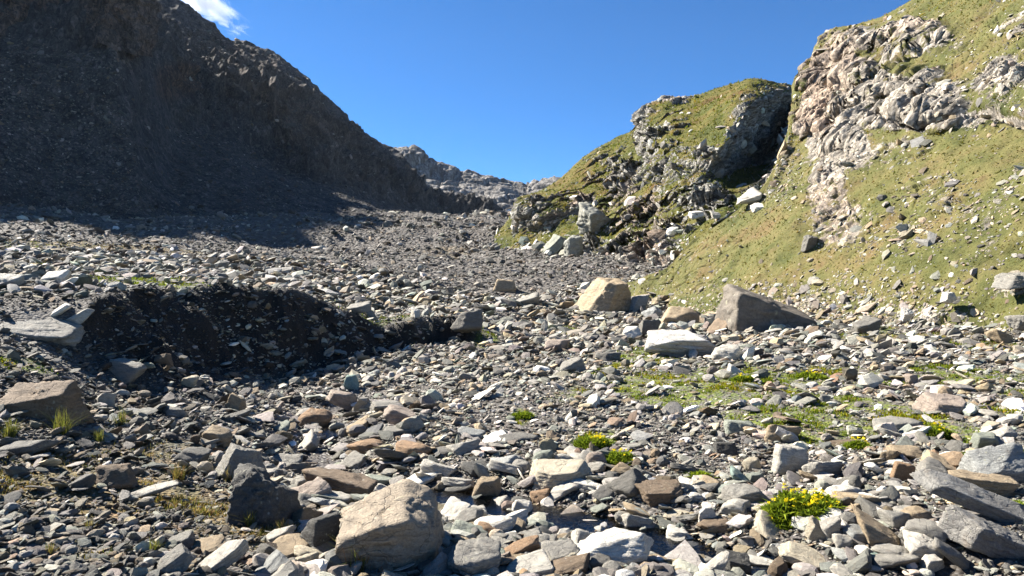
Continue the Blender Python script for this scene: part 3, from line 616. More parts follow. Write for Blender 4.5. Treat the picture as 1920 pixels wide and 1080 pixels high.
def make_rubble():
    rg = np.random.RandomState(3)
    # the bed close by: sizes follow a power law down to gravel
    X, Y = near_points(180000, 2.9, 15, rg); u = rg.uniform(0, 1, len(X))
    smin = np.maximum(.022, 4.6*Y/F); size = smin*(1-u*.9997)**(-1/2.12); size = np.minimum(size, np.minimum(.36, np.where(np.abs(CX+F*X/Y-1080) > 420, 104, 70)*Y/F)*rg.uniform(.6, 1, len(X))); lf = sstep(520, 420, CX+F*X/Y)*sstep(8.5, 7.5, Y); size = size*(1-lf)+np.minimum(size, 40*Y/F*rg.uniform(.6, 1, len(X)))*lf
    zone = fbm(np.stack([X*.55, Y*.42, X*0], -1), 3, 55); fz = sstep(.10, -.28, zone); size = size*(1-.2*fz); size = np.where(fz > .5, np.minimum(size, 24*Y/F), size)
    plants = np.maximum(patch_mask(MOSS, X, Y, 3), .9*patch_mask(DRY, X, Y, 4)); sd = stream_dist(X, Y)
    k = keep_clear(X, Y) & (rg.uniform(0, 1, len(X)) > plants*.82) & (rg.uniform(0, 1, len(X)) > np.where(size > .09, .6, .85)*sstep(.34, .18, sd)) & (rg.uniform(0, 1, len(X)) > .2*bank_face(X, Y))
    big = np.argsort(-(size*F/Y)*k)
    vv = project(np.stack([X, Y, ground_z(X, Y)], -1)); inn = (vv[0] > 5) & (vv[0] < 1915) & (vv[1] < 1065) & ~((X > -6) & (X < .6) & (crest_dist(X, Y)[0] > -2) & (Y > 10))
    big = [i for i in big if size[i]*F/Y[i] > 24 and k[i] and inn[i]][:172]
    for i in big: k[i] = False; BIG.append((float(X[i]), float(Y[i]), float(size[i])))
    X, Y, size = X[k], Y[k], size[k]; Z = ground_z(X, Y); px = size*F/Y
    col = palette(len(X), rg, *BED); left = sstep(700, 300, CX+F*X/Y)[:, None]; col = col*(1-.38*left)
    yaw = rg.uniform(0, 360, len(X))
    lean = rg.normal(0, 8, len(X))-6
    parts = []
    for lo, hi, sub in ((24, 999, 2), (9.5, 24, 1), (0, 9.5, 0)):
        m = (px >= lo) & (px < hi)
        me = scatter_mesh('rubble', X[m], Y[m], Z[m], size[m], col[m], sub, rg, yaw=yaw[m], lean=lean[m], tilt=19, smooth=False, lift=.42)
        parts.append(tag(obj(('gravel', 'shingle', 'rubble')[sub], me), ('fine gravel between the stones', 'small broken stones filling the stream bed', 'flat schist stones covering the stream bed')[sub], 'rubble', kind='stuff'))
    # the middle distance
    n = 80000; Y = np.exp(rg.uniform(math.log(13), math.log(48), n)); X = rg.uniform(-150, 2080, n); X = (X-CX)/F*Y
    pxs = 5.0*(1-rg.uniform(0, 1, n)*.998)**(-1/2.15); size = np.minimum(pxs, 34)*Y/F; size = np.minimum(size, 1.0)
    zone = fbm(np.stack([X*.3, Y*.2, X*0], -1), 3, 56); size = size*(1-.25*sstep(.1, -.25, zone))
    plants = patch_mask(MOSS, X, Y, 3); k = keep_clear(X, Y) & (rg.uniform(0, 1, n) > plants*.74) & (rg.uniform(0, 1, n) > .2*bank_face(X, Y)); X, Y, size = X[k], Y[k], size[k]
    px = size*F/Y
    for m, sub in ((px >= 9, 1), (px < 9, 0)):
        me = scatter_mesh('rubble_field', X[m], Y[m], ground_z(X[m], Y[m]), size[m], palette(m.sum(), rg, *BED)*.84, sub, rg, tilt=20, lean=rg.normal(-6, 8, m.sum()), lift=.4)
        tag(obj('rubble_field' if sub else 'fine_rubble', me), 'broken stones spread over the middle of the valley floor' if sub else 'small stones between the rubble of the middle valley floor', 'rubble', kind='stuff')
    # the bed carries on to either side of the view
    n = 52000; iy = rg.uniform(1/34, 1/3.0, n); Y = 1/iy; q = np.where(rg.uniform(0, 1, n) < .5, rg.uniform(-1300, -190, n), rg.uniform(2110, 3300, n)); X = (q-CX)/F*Y
    size = np.minimum(np.maximum(.03, 6.5*Y/F)*(1-rg.uniform(0, 1, n)*.999)**(-1/2.2), .4); px = size*F/Y; col = palette(n, rg, *BED)*.9
    for m, sub in ((px >= 16, 1), (px < 16, 0)):
        me = scatter_mesh('outer_rubble', X[m], Y[m], ground_z(X[m], Y[m]), size[m], col[m], sub, rg, tilt=19, lift=.4)
        tag(obj('outer_rubble', me), 'rubble of the stream bed towards its two sides', 'rubble', kind='stuff')
    # block fields up the valley
    n = 60000; Y = np.exp(rg.uniform(math.log(40), math.log(240), n)); X = (rg.uniform(-350, 1500, n)-CX)/F*Y
    pxs = 3.2*(1-rg.uniform(0, 1, n)*.998)**(-1/2.7); size = np.minimum(pxs, 21)*Y/F
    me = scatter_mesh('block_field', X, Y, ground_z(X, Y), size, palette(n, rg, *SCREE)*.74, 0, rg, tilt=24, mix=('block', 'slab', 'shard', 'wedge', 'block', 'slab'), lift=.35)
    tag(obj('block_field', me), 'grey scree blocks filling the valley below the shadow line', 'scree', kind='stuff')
def sheet_points(name, n, rg, ur, vr, weight=None, vpow=1.0):
    P, N, U, V, A = SHEETS[name]; nu, nv = U.shape; m = ((U > ur[0]) & (U < ur[1]) & (V > vr[0]) & (V < vr[1])).astype(float)
    # even cover in sight: weight each vertex by the picture area round it
    area = np.abs(np.gradient(U, axis=0)*np.gradient(V, axis=1)); m = m*area
    if weight is not None: m = m*weight(P, N, U, V, A)
    m = m.ravel(); idx = rg.choice(m.size, n, p=m/m.sum()); i, j = np.unravel_index(idx, U.shape)
    i2 = np.clip(i+rg.choice([-1, 1], n), 0, nu-1); j2 = np.clip(j+rg.choice([-1, 1], n), 0, nv-1); a, b = rg.uniform(0, .6, n)[:, None], rg.uniform(0, .6, n)[:, None]
    p = P[i, j]+(P[i2, j]-P[i, j])*a+(P[i, j2]-P[i, j])*b; return p, N[i, j], i, j
def make_slope_stones():
    rg = np.random.RandomState(8)
    p, N, i, j = sheet_points('mountain', 30000, rg, (-60, 980), (60, 445), lambda P, N, U, V, A: sstep(.3, .62, N[..., 2]))
    size = 2.6*(1-rg.uniform(0, 1, len(p))*.998)**(-1/2.9)*p[:, 1]/F; size = np.minimum(size, 13*p[:, 1]/F)
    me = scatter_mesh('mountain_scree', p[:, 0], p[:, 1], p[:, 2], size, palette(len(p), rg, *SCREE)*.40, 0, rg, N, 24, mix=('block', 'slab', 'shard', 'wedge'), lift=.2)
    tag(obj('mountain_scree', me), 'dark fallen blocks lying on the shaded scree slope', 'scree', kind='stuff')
    p, N, i, j = sheet_points('hillside', 25000, rg, (1170, 2350), (-20, 640), lambda P, N, U, V, A: .035+1.3*np.clip(1-A['turf'], 0, 1)+3.0*sstep(500, 620, V)*sstep(1900, 1500, U)+1.2*sstep(560, 640, V)+2.5*sstep(1515, 1480, U)*sstep(430, 330, V))
    size = 2.0*(1-rg.uniform(0, 1, len(p))*.998)**(-1/2.3)*p[:, 1]/F; size = np.minimum(size*(1+.8*sstep(34, 24, p[:, 1])), 30*p[:, 1]/F)
    me = scatter_mesh('hillside_stones', p[:, 0], p[:, 1], p[:, 2], size, palette(len(p), rg, ['pale', 'cream', 'grey', 'white', 'tan', 'pink'], [26, 18, 26, 5, 18, 9])*.78, 0, rg, N, 16, lift=.15)
    tag(obj('hillside_stones', me), 'pale stones strewn over the grassy hillside', 'stones', kind='stuff')
    p, N, i, j = sheet_points('hill', 6500, rg, (930, 1500), (150, 520), lambda P, N, U, V, A: .05+np.clip(1-A['turf'], 0, 1)+2.5*sstep(430, 490, V))
    size = 3.4*(1-rg.uniform(0, 1, len(p))*.998)**(-1/2.2)*p[:, 1]/F; size = np.minimum(size, 30*p[:, 1]/F)
    me = scatter_mesh('hill_stones', p[:, 0], p[:, 1], p[:, 2], size, palette(len(p), rg, ['pale', 'green', 'grey', 'white', 'tan', 'mid'], [26, 20, 22, 8, 10, 14]), 1, rg, N, 26, mix=('block', 'slab', 'shard', 'wedge'), lift=.2)
    tag(obj('hill_stones', me), 'grey and greenish blocks at the foot of the knoll', 'stones', kind='stuff')

NAMES = dict(grey='grey', pale='pale grey', white='white', tan='tan', brown='brown', mid='dark grey', pink='pinkish', cream='cream', green='greenish', blue='bluish', rust='rusty', dark='blackish', teal='turquoise')
def make_stones():
    """the largest of the loose stones, each an object of its own; a dozen shapes share their meshes"""
    rg = np.random.RandomState(17); kinds = ['slab', 'shard', 'block', 'slab', 'wedge', 'slab', 'block', 'slab', 'shard', 'block', 'slab', 'round']; shp = []
    for k, st in enumerate(kinds):
        V, Fc = rock_shape(900+k, st, 4, (1, rg.uniform(.55, .9), {'slab': .24, 'shard': .2, 'block': .5, 'wedge': .5, 'round': .5}[st]), rough=1.2); shp.append((mesh_np('stone', V, Fc, STONES, {'lco': V*1.2}, True), st))
    w = np.array(BED[1], float); out = []
    for x, y, s in BIG:
        me, st = shp[rg.randint(len(shp))]; key = BED[0][rg.choice(len(BED[0]), p=w/w.sum())]
        sq = rg.uniform(.8, 1.2, 3); o = obj('stone', me); o.location = (x, y, float(ground_z(x, y))+s*.10*sq[2]); o.scale = s*.55*sq
        o.rotation_euler = (R(rg.normal(8, 9)), R(rg.normal(-9, 11)), rg.uniform(0, 6.28)); c = np.array(PAL[key])*rg.lognormal(0, .15); o.color = (*c, 1)
        q = project(np.array([x, y, o.location[2]])); out.append((o, float(q[0]), float(q[1]), s*F/y, key, st))
    refs = [(h[4], h[5], h[6], h[7]) for h in HERO if h[4]]
    opts = {}                             # for every landmark and side: the stones there, nearest first
    for ri, (ref, rx, ry, bx) in enumerate(refs):
        for side in ('left', 'right', 'front', 'behind'):
            L = []
            for i, (o, px, py, sp, key, st) in enumerate(out):
                dx, dy = (px-rx)/max((bx[2]-bx[0])/2, 20), (py-ry)/max((bx[3]-bx[1])/2, 12); d = math.hypot(px-rx, 1.6*(py-ry))
                ok = {'left': dx < -.8 and abs(dy) < 1.3, 'right': dx > .8 and abs(dy) < 1.3, 'front': dy > .8 and abs(dx) < 1.1, 'behind': dy < -.8 and abs(dx) < 1.1}[side]
                if ok and d < 330: L.append((d, i))
            for rank, (d, i) in enumerate(sorted(L)[:9]): opts.setdefault(i, []).append((rank*110+d, rank, side, ri))
    used = set(); ORD = ['nearest', 'second', 'third', 'fourth', 'fifth', 'sixth', 'seventh', 'eighth', 'ninth']
    for i, (o, px, py, sp, key, st) in enumerate(out):
        look = {'slab': 'flat', 'shard': 'flat', 'block': 'blocky', 'wedge': 'angular', 'round': 'rounded'}[st]; lab = None
        for _, rank, side, ri in sorted(opts.get(i, [])):
            wd = {'left': 'to the left of', 'right': 'to the right of', 'front': 'in front of', 'behind': 'behind'}[side]
            t = '%s %s stone, %s %s %s' % (look, NAMES[key], ORD[rank], wd, refs[ri][0])
            if len(t.split()) > 16: t = t.split(' ', 1)[1]
            if len(t.split()) > 16: continue
            if (side, ri, rank) not in used: used.add((side, ri, rank)); lab = t; break
        if lab is None:
            ri = min(range(len(refs)), key=lambda k: math.hypot(px-refs[k][1], 1.6*(py-refs[k][2]))); dx, dy = px-refs[ri][1], py-refs[ri][2]
            wd = ('left' if dx < 0 else 'right')+(' and nearer than' if dy > 0 else ' and farther than')
            lab = '%s %s stone off to the %s %s' % (look, NAMES[key], wd, refs[ri][0])
        tag(o, lab, 'stone', 'loose stones on the stream bed')
# ------------------------------------------------------------------ the rocks one can pick out, each fitted to its own place (photo-pixel boxes)
def make_heroes():
    H = hero
    # big ones first
    H((628, 898, 838, 1098), 'block', (.30, .252, .19), 'large tan boulder with a bright tilted top and dark undercut front', 'boulder', 'boulder', ref='the large tan-topped boulder', seed=11, sub=5, depth=.85, flat=.8,
      dims=(1, 1.2, .95), planes=[(-.33, -.24, .9, .52), (-.2, -.3, .92, .56), (.10, -1, -.14, .70), (.55, -.85, -.15, .80), (-.96, -.25, .0, .84), (1, .0, .12, .88), (.6, -.1, .8, .74), (-.5, .7, .5, .86), (0, 1, .3, .9), (0, 0, -1, .9)], rough=1.15)
    H((414, 868, 572, 1004), 'block', 'dark', 'coarse dark boulder in shade with a pitted face, below the pale-sided rock', 'boulder', 'boulder', ref='the coarse dark boulder', seed=12, sub=5, depth=.8, flat=.8,
      planes=[(.5, .1, .86, .7), (.2, -.9, .35, .75), (-1, -.2, .2, .85), (1, -.3, .2, .85), (0, 1, .3, .9), (-.3, -.3, .9, .85), (0, 0, -1, .9)], rough=2.0)
    H((393, 830, 506, 916), 'block', 'grey', 'grey rock with a pale lit left face standing behind the coarse dark boulder', 'boulder', 'boulder', ref='the pale-faced grey rock', seed=13, sub=5, depth=.8, flat=.7,
      planes=[(-.75, -.35, .5, .66), (.25, .1, .96, .72), (.3, -.95, .05, .78), (1, -.2, .3, .85), (0, 1, .3, .9), (-.3, -.5, -.7, .9), (0, 0, -1, .9)])
    H((560, 958, 640, 1052), 'block', 'dark', 'dark shaded rock wedged between the coarse dark and the tan boulder', seed=14, depth=.8, flat=.9, rot=(0, 5, 20))
    H((565, 876, 710, 946), 'block', 'brown', 'brown layered boulder with grey top left of the tan boulder', 'boulder', 'boulder', ref='the brown layered boulder', seed=15, sub=5, depth=.7, flat=.5, rot=(4, 6, -12), rough=1.3)
    H((818, 1006, 940, 1100), 'block', 'grey', 'grey block half in shade at the right foot of the tan boulder', 'boulder', 'boulder', seed=16, sub=5, depth=.9, flat=.6, rot=(8, 4, 30), ref='the half-shaded grey block')
    H((1066, 988, 1227, 1072), 'block', 'white', 'big white speckled boulder at the edge of the stream water', 'boulder', 'boulder', ref='the big white boulder', seed=17, sub=5, depth=.75, flat=.5, rot=(16, -4, 10))
    H((992, 860, 1112, 920), 'slab', 'cream', 'thick cream slab with a flat lit top above a black hollow', 'slab', 'boulder', ref='the thick cream slab', seed=18, sub=5, depth=.8, flat=.4, rot=(14, -12, 8))
    H((1182, 898, 1284, 954), 'block', 'brown', 'reddish brown boulder on the far bank of the stream', 'boulder', 'boulder', ref='the reddish brown boulder', seed=19, sub=5, depth=.75, flat=.55, rot=(10, -6, 12))
    H((1705, 876, 1932, 992), 'shard', (.215, .21, .195), 'long dark grey slab slanting down to the right, like a split log', 'slab', 'slab', ref='the long slanting slab', seed=20, sub=5, depth=.42, flat=.26, rot=(12, 24, -14), sink=.02,
      planes=[(.05, -.35, 1, .62), (0, -1, -.1, .7), (-1, -.2, .1, .95), (1, 0, 0, 1), (0, 1, .2, .8), (0, 0, -1, .8), (-.5, -.2, .7, .9)])
    H((1746, 946, 1934, 1066), 'block', (.25, .24, .22), 'thick grey layered block with a pale broken end, lowest on the right', 'boulder', 'boulder', ref='the thick layered block', seed=21, sub=5, depth=.6, flat=.45,
      planes=[(.12, -.25, .95, .62), (.1, -1, -.1, .72), (-.95, -.45, .1, .85), (1, 0, 0, 1), (0, 1, .2, .85), (0, 0, -1, .85)], rot=(0, 14, -8), rough=1.5)
    H((1792, 829, 1940, 914), 'block', 'blue', 'big blue-grey boulder with pale veins at the right edge', 'boulder', 'boulder', ref='the blue-grey boulder', seed=22, sub=5, depth=.7, flat=.6, rot=(14, -8, -12),
      planes=[(-.3, -.5, .85, .66), (.4, -.7, .6, .72), (.2, -1, 0, .85), (-1, -.1, .15, .9), (1, 0, 0, 1), (0, 1, .3, .9), (0, 0, -1, .9)])
    H((1776, 880, 1914, 938), 'slab', 'tan', 'tan layered rock lying in front of the blue-grey boulder', 'boulder', 'boulder', ref='the tan layered rock', seed=23, sub=5, depth=.5, flat=.4, rot=(10, 10, -6), rough=1.4)
    H((1595, 943, 1697, 1038), 'shard', 'tan', 'tan plank-like slab leaning down to the right by the stream', 'slab', 'slab', ref='the tan plank-like slab', seed=24, sub=5, depth=.4, flat=.34, rot=(18, 34, -20))
    H((1064, 520, 1192, 594), 'block', 'tan', 'large cream and tan boulder standing alone at the foot of the slope', 'boulder', 'boulder', ref='the lone cream boulder', seed=25, sub=5, depth=.9, flat=.75,
      planes=[(-.75, -.3, .5, .7), (.1, -.15, .95, .75), (-.35, -.9, .15, .78), (.55, -.8, -.15, .7), (1, .1, .3, .82), (0, 1, .3, .9), (0, 0, -1, .9)])
    H((1338, 532, 1542, 629), 'wedge', (.155, .136, .112), 'great wedge-shaped boulder with a slanting slab top and shaded front', 'boulder', 'boulder', ref='the great wedge boulder', seed=26, sub=5, depth=.7, flat=.6,
      dims=(1, .7, .55), planes=[(.40, -.20, .88, .40), (-.1, -1, .02, .62), (-.99, -.1, .12, .80), (0, 1, .2, .85), (1, 0, .2, 1.0), (0, 0, -1, .55)])
    H((1418, 538, 1548, 598), 'block', 'mid', 'grey rock lying behind the slanting top of the great wedge boulder', 'boulder', 'boulder', seed=27, sub=5, depth=.7, flat=.5, rot=(8, 14, 10))
    H((1232, 574, 1312, 620), 'block', 'tan', 'rounded tan-grey boulder between the lone cream boulder and the great wedge', 'boulder', 'boulder', ref='the rounded tan-grey boulder', seed=28, depth=.8, flat=.6, rot=(6, 8, -10))
    H((1208, 617, 1348, 676), 'block', (.44, .43, .40), 'low whitish boulder with a bluish stain in front of the great wedge', 'boulder', 'boulder', ref='the low whitish boulder', seed=29, sub=5, rough=1.4, depth=.8, flat=.4, rot=(14, 4, 0))
    H((1333, 645, 1398, 680), 'round', 'pale', 'pale rounded stone just right of the low whitish boulder', seed=30, depth=.8, flat=.5, ref='the pale rounded stone')
    H((1352, 626, 1387, 647), 'block', 'cream', 'small yellowish stone under the front of the great wedge boulder', 'stone', 'stone', seed=31)
    H((1163, 611, 1205, 642), 'wedge', 'white', 'bright angular stone left of the low whitish boulder', 'stone', 'stone', seed=32)
    H((1198, 598, 1240, 637), 'block', 'mid', 'grey upright block behind the bright angular stone', seed=33, flat=.9)
    H((1202, 574, 1242, 602), 'shard', 'blue', 'dark bluish slab leaning beside the lone cream boulder', 'slab', 'slab', seed=34, rot=(10, -20, 0))
    H((1178, 552, 1217, 588), 'block', 'blue', 'bluish block touching the right side of the lone cream boulder', seed=35, flat=.8)
    H((1322, 580, 1378, 628), 'shard', 'brown', 'thin brown slab leaning against the left end of the great wedge', 'slab', 'slab', seed=36, rot=(10, -48, 10), flat=.25)
    H((923, 523, 968, 550), 'block', 'tan', 'pale tan boulder in the middle of the valley, left of the cream one', 'boulder', 'boulder', seed=37, ref='the mid-valley tan boulder')
    H((953, 547, 1012, 578), 'wedge', 'grey', 'grey wedge stone just in front of the mid-valley tan boulder', seed=38)
    H((844, 578, 906, 623), 'block', 'mid', 'dark grey block perched on the crest of the second bank', seed=39, flat=.7, ref='the block on the bank crest', Y=20.6)
    H((768, 577, 789, 598), 'block', 'white', 'small bright white block on top of the bank', 'stone', 'stone', seed=40, flat=.9)
    H((646, 564, 697, 590), 'slab', 'grey', 'flat grey slab lying behind the edge of the dark bank', 'slab', 'slab', seed=41, rot=(12, -8, 0), flat=.3)
    # left edge
    H((-16, 588, 168, 654), 'slab', 'grey', 'broad grey slab with layered top jutting from the left edge', 'slab', 'slab', ref='the broad jutting slab', seed=42, sub=5, depth=.7, flat=.26, rot=(14, 12, 6), rough=1.5)
    H((76, 505, 134, 536), 'slab', 'white', 'bright white slab high on the left bank', 'slab', 'slab', ref='the bright white slab', seed=43, rot=(24, -6, 10), flat=.3)
    H((98, 519, 148, 543), 'slab', 'white', 'narrow white slab tucked under the bright white one', 'slab', 'slab', seed=44, rot=(16, -22, 0), flat=.2)
    H((-14, 512, 46, 540), 'slab', 'pale', 'pale slab cut by the left edge, level with the bright white one', 'slab', 'slab', seed=45, rot=(22, 4, 0), flat=.3)
    H((90, 568, 134, 600), 'shard', 'white', 'white split slab standing just above the broad jutting slab', 'slab', 'slab', seed=46, rot=(24, -34, 0), flat=.26)
    H((116, 578, 178, 612), 'shard', 'pale', 'pale greenish slab leaning at the left end of the dark bank', 'slab', 'slab', seed=47, rot=(14, -28, 0), flat=.3)
    H((-20, 712, 178, 800), 'block', 'brown', 'wide brown boulder with lit top and black front at the left edge', 'boulder', 'boulder', ref='the wide brown boulder', seed=48, sub=5, depth=.7, flat=.45,
      planes=[(-.25, -.4, .88, .55), (.3, -.95, -.15, .72), (1, -.1, .2, .9), (-1, 0, 0, 1), (0, 1, .3, .9), (0, 0, -1, .9)], rot=(0, 4, 4), rough=1.2)
    H((179, 736, 219, 765), 'block', 'pale', 'pale grey cube-like stone at the right end of the wide brown boulder', 'stone', 'stone', seed=49, flat=.8)
    H((196, 671, 277, 726), 'block', 'grey', 'flat-faced grey block standing in the shade of the bank', seed=50, flat=.7, depth=.5, ref='the flat-faced grey block', rot=(4, 6, -8))
    H((288, 662, 326, 688), 'block', 'brown', 'small square brown stone within the shaded bank', 'stone', 'stone', seed=51, flat=.8)
    H((423, 736, 462, 778), 'block', 'tan', 'tan speckled stone at the foot of the dark bank', 'stone', 'stone', seed=52, flat=.8, rot=(0, 20, 0))
    H((338, 703, 375, 728), 'block', 'cream', 'cream stone lit at the edge of the bank shadow', 'stone', 'stone', seed=53, flat=.7)
    H((-16, 824, 120, 860), 'slab', 'mid', 'long flat grey slab below the wide brown boulder', 'slab', 'slab', ref='the long flat slab', seed=54, depth=.55, flat=.2, rot=(10, -8, 0))
    H((223, 900, 338, 938), 'shard', 'pale', 'long thin pale slab pointing right across the dry grass', 'slab', 'slab', ref='the long thin pale slab', seed=55, depth=.4, flat=.16, rot=(10, -14, 8))
    H((178, 868, 262, 924), 'block', 'brown', 'brown humped rock beside the dry grass', seed=56, flat=.6, ref='the brown humped rock')
    H((124, 888, 182, 928), 'slab', 'mid', 'dark grey rock left of the brown humped one', seed=57, rot=(8, -18, 0))
    H((366, 1010, 467, 1090), 'slab', 'pale', 'large pale slab slanting up to the right near the bottom edge', 'slab', 'slab', ref='the slanting pale slab', seed=58, sub=5, depth=.5, flat=.28, rot=(16, -30, 14))
    H((292, 1018, 364, 1090), 'slab', 'grey', 'grey streaked slab left of the slanting pale slab', 'slab', 'slab', seed=59, sub=5, depth=.6, flat=.35, rot=(20, -24, 10))
    H((361, 1001, 428, 1046), 'slab', 'tan', 'tan flat stone above the slanting pale slab', seed=60, rot=(16, -22, 0), flat=.3)
    H((308, 993, 367, 1034), 'block', 'grey', 'grey stone behind the grey streaked slab', seed=61, rot=(10, -20, 0))
    H((497, 984, 556, 1024), 'slab', 'pale', 'pale stone leaning on the foot of the coarse dark boulder', seed=62, rot=(16, -30, 0), flat=.4)
    H((465, 1030, 545, 1095), 'slab', 'blue', 'blue-grey slab at the bottom edge left of the red grass tuft', 'slab', 'slab', seed=63, rot=(14, -36, 0), flat=.35)
    H((544, 1034, 600, 1078), 'block', 'cream', 'cream angular stone at the bottom near the red grass tuft', seed=64)
    H((378, 795, 437, 842), 'block', 'tan', 'tan-grey block behind the pale-faced grey rock', seed=65, flat=.75)
    H((322, 838, 398, 874), 'slab', 'mid', 'grey slab left of the pale-faced grey rock', 'slab', 'slab', seed=66, rot=(12, 10, 0), flat=.35)
    H((556, 804, 600, 852), 'shard', 'pale', 'pale pointed stone standing beside the upper stream pool', 'stone', 'stone', seed=67, flat=.5, rot=(10, -55, 10), ref='the pale pointed stone')
    H((556, 764, 624, 808), 'round', 'rust', 'orange-brown rounded rock at the foot of the dark bank', seed=68, ref='the orange-brown rock')
    H((610, 730, 674, 774), 'block', 'pink', 'pinkish cream rock just behind the orange-brown one', seed=69, rot=(0, 18, 0))
    H((648, 776, 692, 815), 'block', 'tan', 'tan stone at the right edge of the upper pool', 'stone', 'stone', seed=70, rot=(8, -24, 0))
    H((644, 702, 674, 735), 'shard', 'teal', 'teal green shard standing at the edge of the bank shadow', 'stone', 'stone', seed=71, flat=.5, rot=(0, 70, 0))
    H((718, 758, 782, 800), 'wedge', 'pink', 'pale pinkish wedge rock in the gravel', seed=72, ref='the pinkish wedge rock')
    H((693, 750, 760, 774), 'slab', 'grey', 'flat grey slab just behind the pinkish wedge rock', 'slab', 'slab', seed=73)
    H((856, 799, 912, 825), 'slab', 'blue', 'pale blue-grey slab in the open gravel', 'slab', 'slab', seed=74, rot=(14, 12, 0), flat=.3)
    H((649, 822, 724, 851), 'round', 'rust', 'long rusty brown rounded stone below the upper pool', 'stone', 'stone', seed=75, flat=.4, ref='the long rusty stone')
    H((741, 825, 810, 866), 'round', 'rust', 'rounded orange-tan stone right of the long rusty one', 'stone', 'stone', seed=76, flat=.6)
    H((808, 836, 867, 858), 'round', 'mid', 'flat rounded grey stone right of the orange-tan one', 'stone', 'stone', seed=77, flat=.35)
    H((995, 843, 1040, 874), 'round', 'green', 'smooth pale green stone resting behind the thick cream slab', 'stone', 'stone', seed=78, flat=.5)
    H((956, 853, 983, 876), 'round', 'blue', 'small bluish pebble left of the smooth pale green stone', 'stone', 'stone', seed=79, flat=.7)
    H((1098, 846, 1139, 880), 'round', 'pink', 'rounded pinkish stone at the right end of the thick cream slab', 'stone', 'stone', seed=80, flat=.7)
    H((863, 861, 924, 900), 'block', 'dark', 'dark block among stones left of the thick cream slab', seed=81, rot=(5, 8, 10))
    H((884, 893, 944, 948), 'wedge', 'tan', 'tan wedge-shaped rock below the dark block', seed=82, rot=(5, 25, 0), flat=.7)
    H((953, 936, 1002, 976), 'block', 'white', 'white box-like stone beside the trickle of water', 'stone', 'stone', seed=83, flat=.7)
    H((993, 915, 1037, 948), 'block', 'rust', 'small rusty brown stone under the thick cream slab', 'stone', 'stone', seed=84, flat=.8)
    H((888, 966, 964, 1009), 'round', 'white', 'rounded white rock in front of the white box-like stone', seed=85, flat=.55, ref='the rounded white rock')
    H((838, 950, 908, 998), 'wedge', 'grey', 'grey slanting rock left of the rounded white rock', seed=86, rot=(8, -24, 0))
    H((1103, 1036, 1152, 1080), 'block', 'mid', 'grey stone pressed against the lower left of the big white boulder', 'stone', 'stone', seed=87)
    H((1124, 1050, 1172, 1092), 'round', 'grey', 'rounded grey stone under the front of the big white boulder', 'stone', 'stone', seed=88)
    H((943, 1028, 1042, 1095), 'slab', 'pale', 'pale grey streaked slab at the bottom edge, left of the big white boulder', 'slab', 'slab', seed=89, sub=5, rot=(18, -20, 10), flat=.4, ref='the pale streaked slab')
    H((936, 1003, 1012, 1054), 'shard', 'rust', 'rusty split rock just above the pale streaked slab', seed=90, rot=(10, -30, 0), flat=.45)
    H((1020, 1036, 1107, 1098), 'block', 'brown', 'brown and grey rock at the bottom between the pale slab and the white boulder', seed=91, sub=5, rot=(8, -20, 0))
    H((1168, 940, 1247, 981), 'wedge', 'tan', 'tan wedge stone below the reddish brown boulder', 'stone', 'stone', seed=92, rot=(6, 14, 0))
    H((1243, 953, 1302, 978), 'block', 'cream', 'small cream stone on the stream edge right of the tan wedge stone', 'stone', 'stone', seed=93)
    H((1352, 906, 1444, 958), 'round', 'grey', 'rounded grey rock with fine banding left of the flowering cushion', 'rock', 'rock', seed=94, sub=5, flat=.5, depth=.7, rot=(14, 4, 0), ref='the banded grey rock')
    H((1446, 831, 1516, 896), 'block', 'pale', 'upright stone with a white left edge and black right side', seed=95, depth=.7, flat=.9, rot=(0, 6, 24), ref='the white-edged upright stone')
    H((1391, 856, 1427, 888), 'round', 'cream', 'round cream stone above the banded grey rock', 'stone', 'stone', seed=96, flat=.9)
    H((1368, 873, 1414, 912), 'shard', 'teal', 'thin greenish slab tilting down beside the round cream stone', 'slab', 'slab', seed=97, flat=.25, rot=(14, 40, 0))
    H((1398, 885, 1437, 908), 'slab', 'green', 'greenish flat stone behind the banded grey rock', 'stone', 'stone', seed=98, flat=.4)
    H((1338, 828, 1388, 858), 'block', 'dark', 'square stone with a dark front in the gravel above', 'stone', 'stone', seed=99, flat=.7)
    H((1308, 950, 1352, 988), 'block', 'white', 'bright white stone between the brown boulder and banded rock', 'stone', 'stone', seed=100, flat=.8)
    H((1410, 955, 1494, 1026), 'slab', 'cream', 'pale tan plate tilted towards the stream with a dark edge', 'slab', 'slab', seed=101, sub=5, flat=.3, rot=(38, 30, 10), ref='the tilted tan plate')
    H((1458, 1014, 1564, 1082), 'slab', 'cream', 'bright cream slab reaching into the water at the bottom', 'slab', 'slab', seed=102, sub=5, flat=.34, rot=(20, 26, 0), ref='the cream slab in the water')
    H((1509, 966, 1549, 1022), 'wedge', 'cream', 'pointed cream stone below the flowering cushion', 'stone', 'stone', seed=103, flat=.9)
    H((1536, 966, 1578, 1020), 'block', 'pale', 'pale split stone right of the pointed cream one', 'stone', 'stone', seed=104, flat=.9)
    H((1483, 967, 1515, 998), 'round', 'white', 'small white stone at the lower edge of the flowering cushion', 'stone', 'stone', seed=105, flat=.8)
    H((1342, 1026, 1410, 1095), 'block', 'dark', 'dark block at the bottom edge standing in the water', seed=106, sub=5, flat=.9)
    H((1296, 1032, 1368, 1095), 'shard', 'pale', 'pale splinter leaning on the dark block at the bottom', 'slab', 'slab', seed=107, flat=.2, depth=.35, rot=(10, -40, 0))
    H((1678, 948, 1749, 990), 'round', 'tan', 'oval tan stone left of the thick layered block', 'stone', 'stone', seed=108, flat=.55)
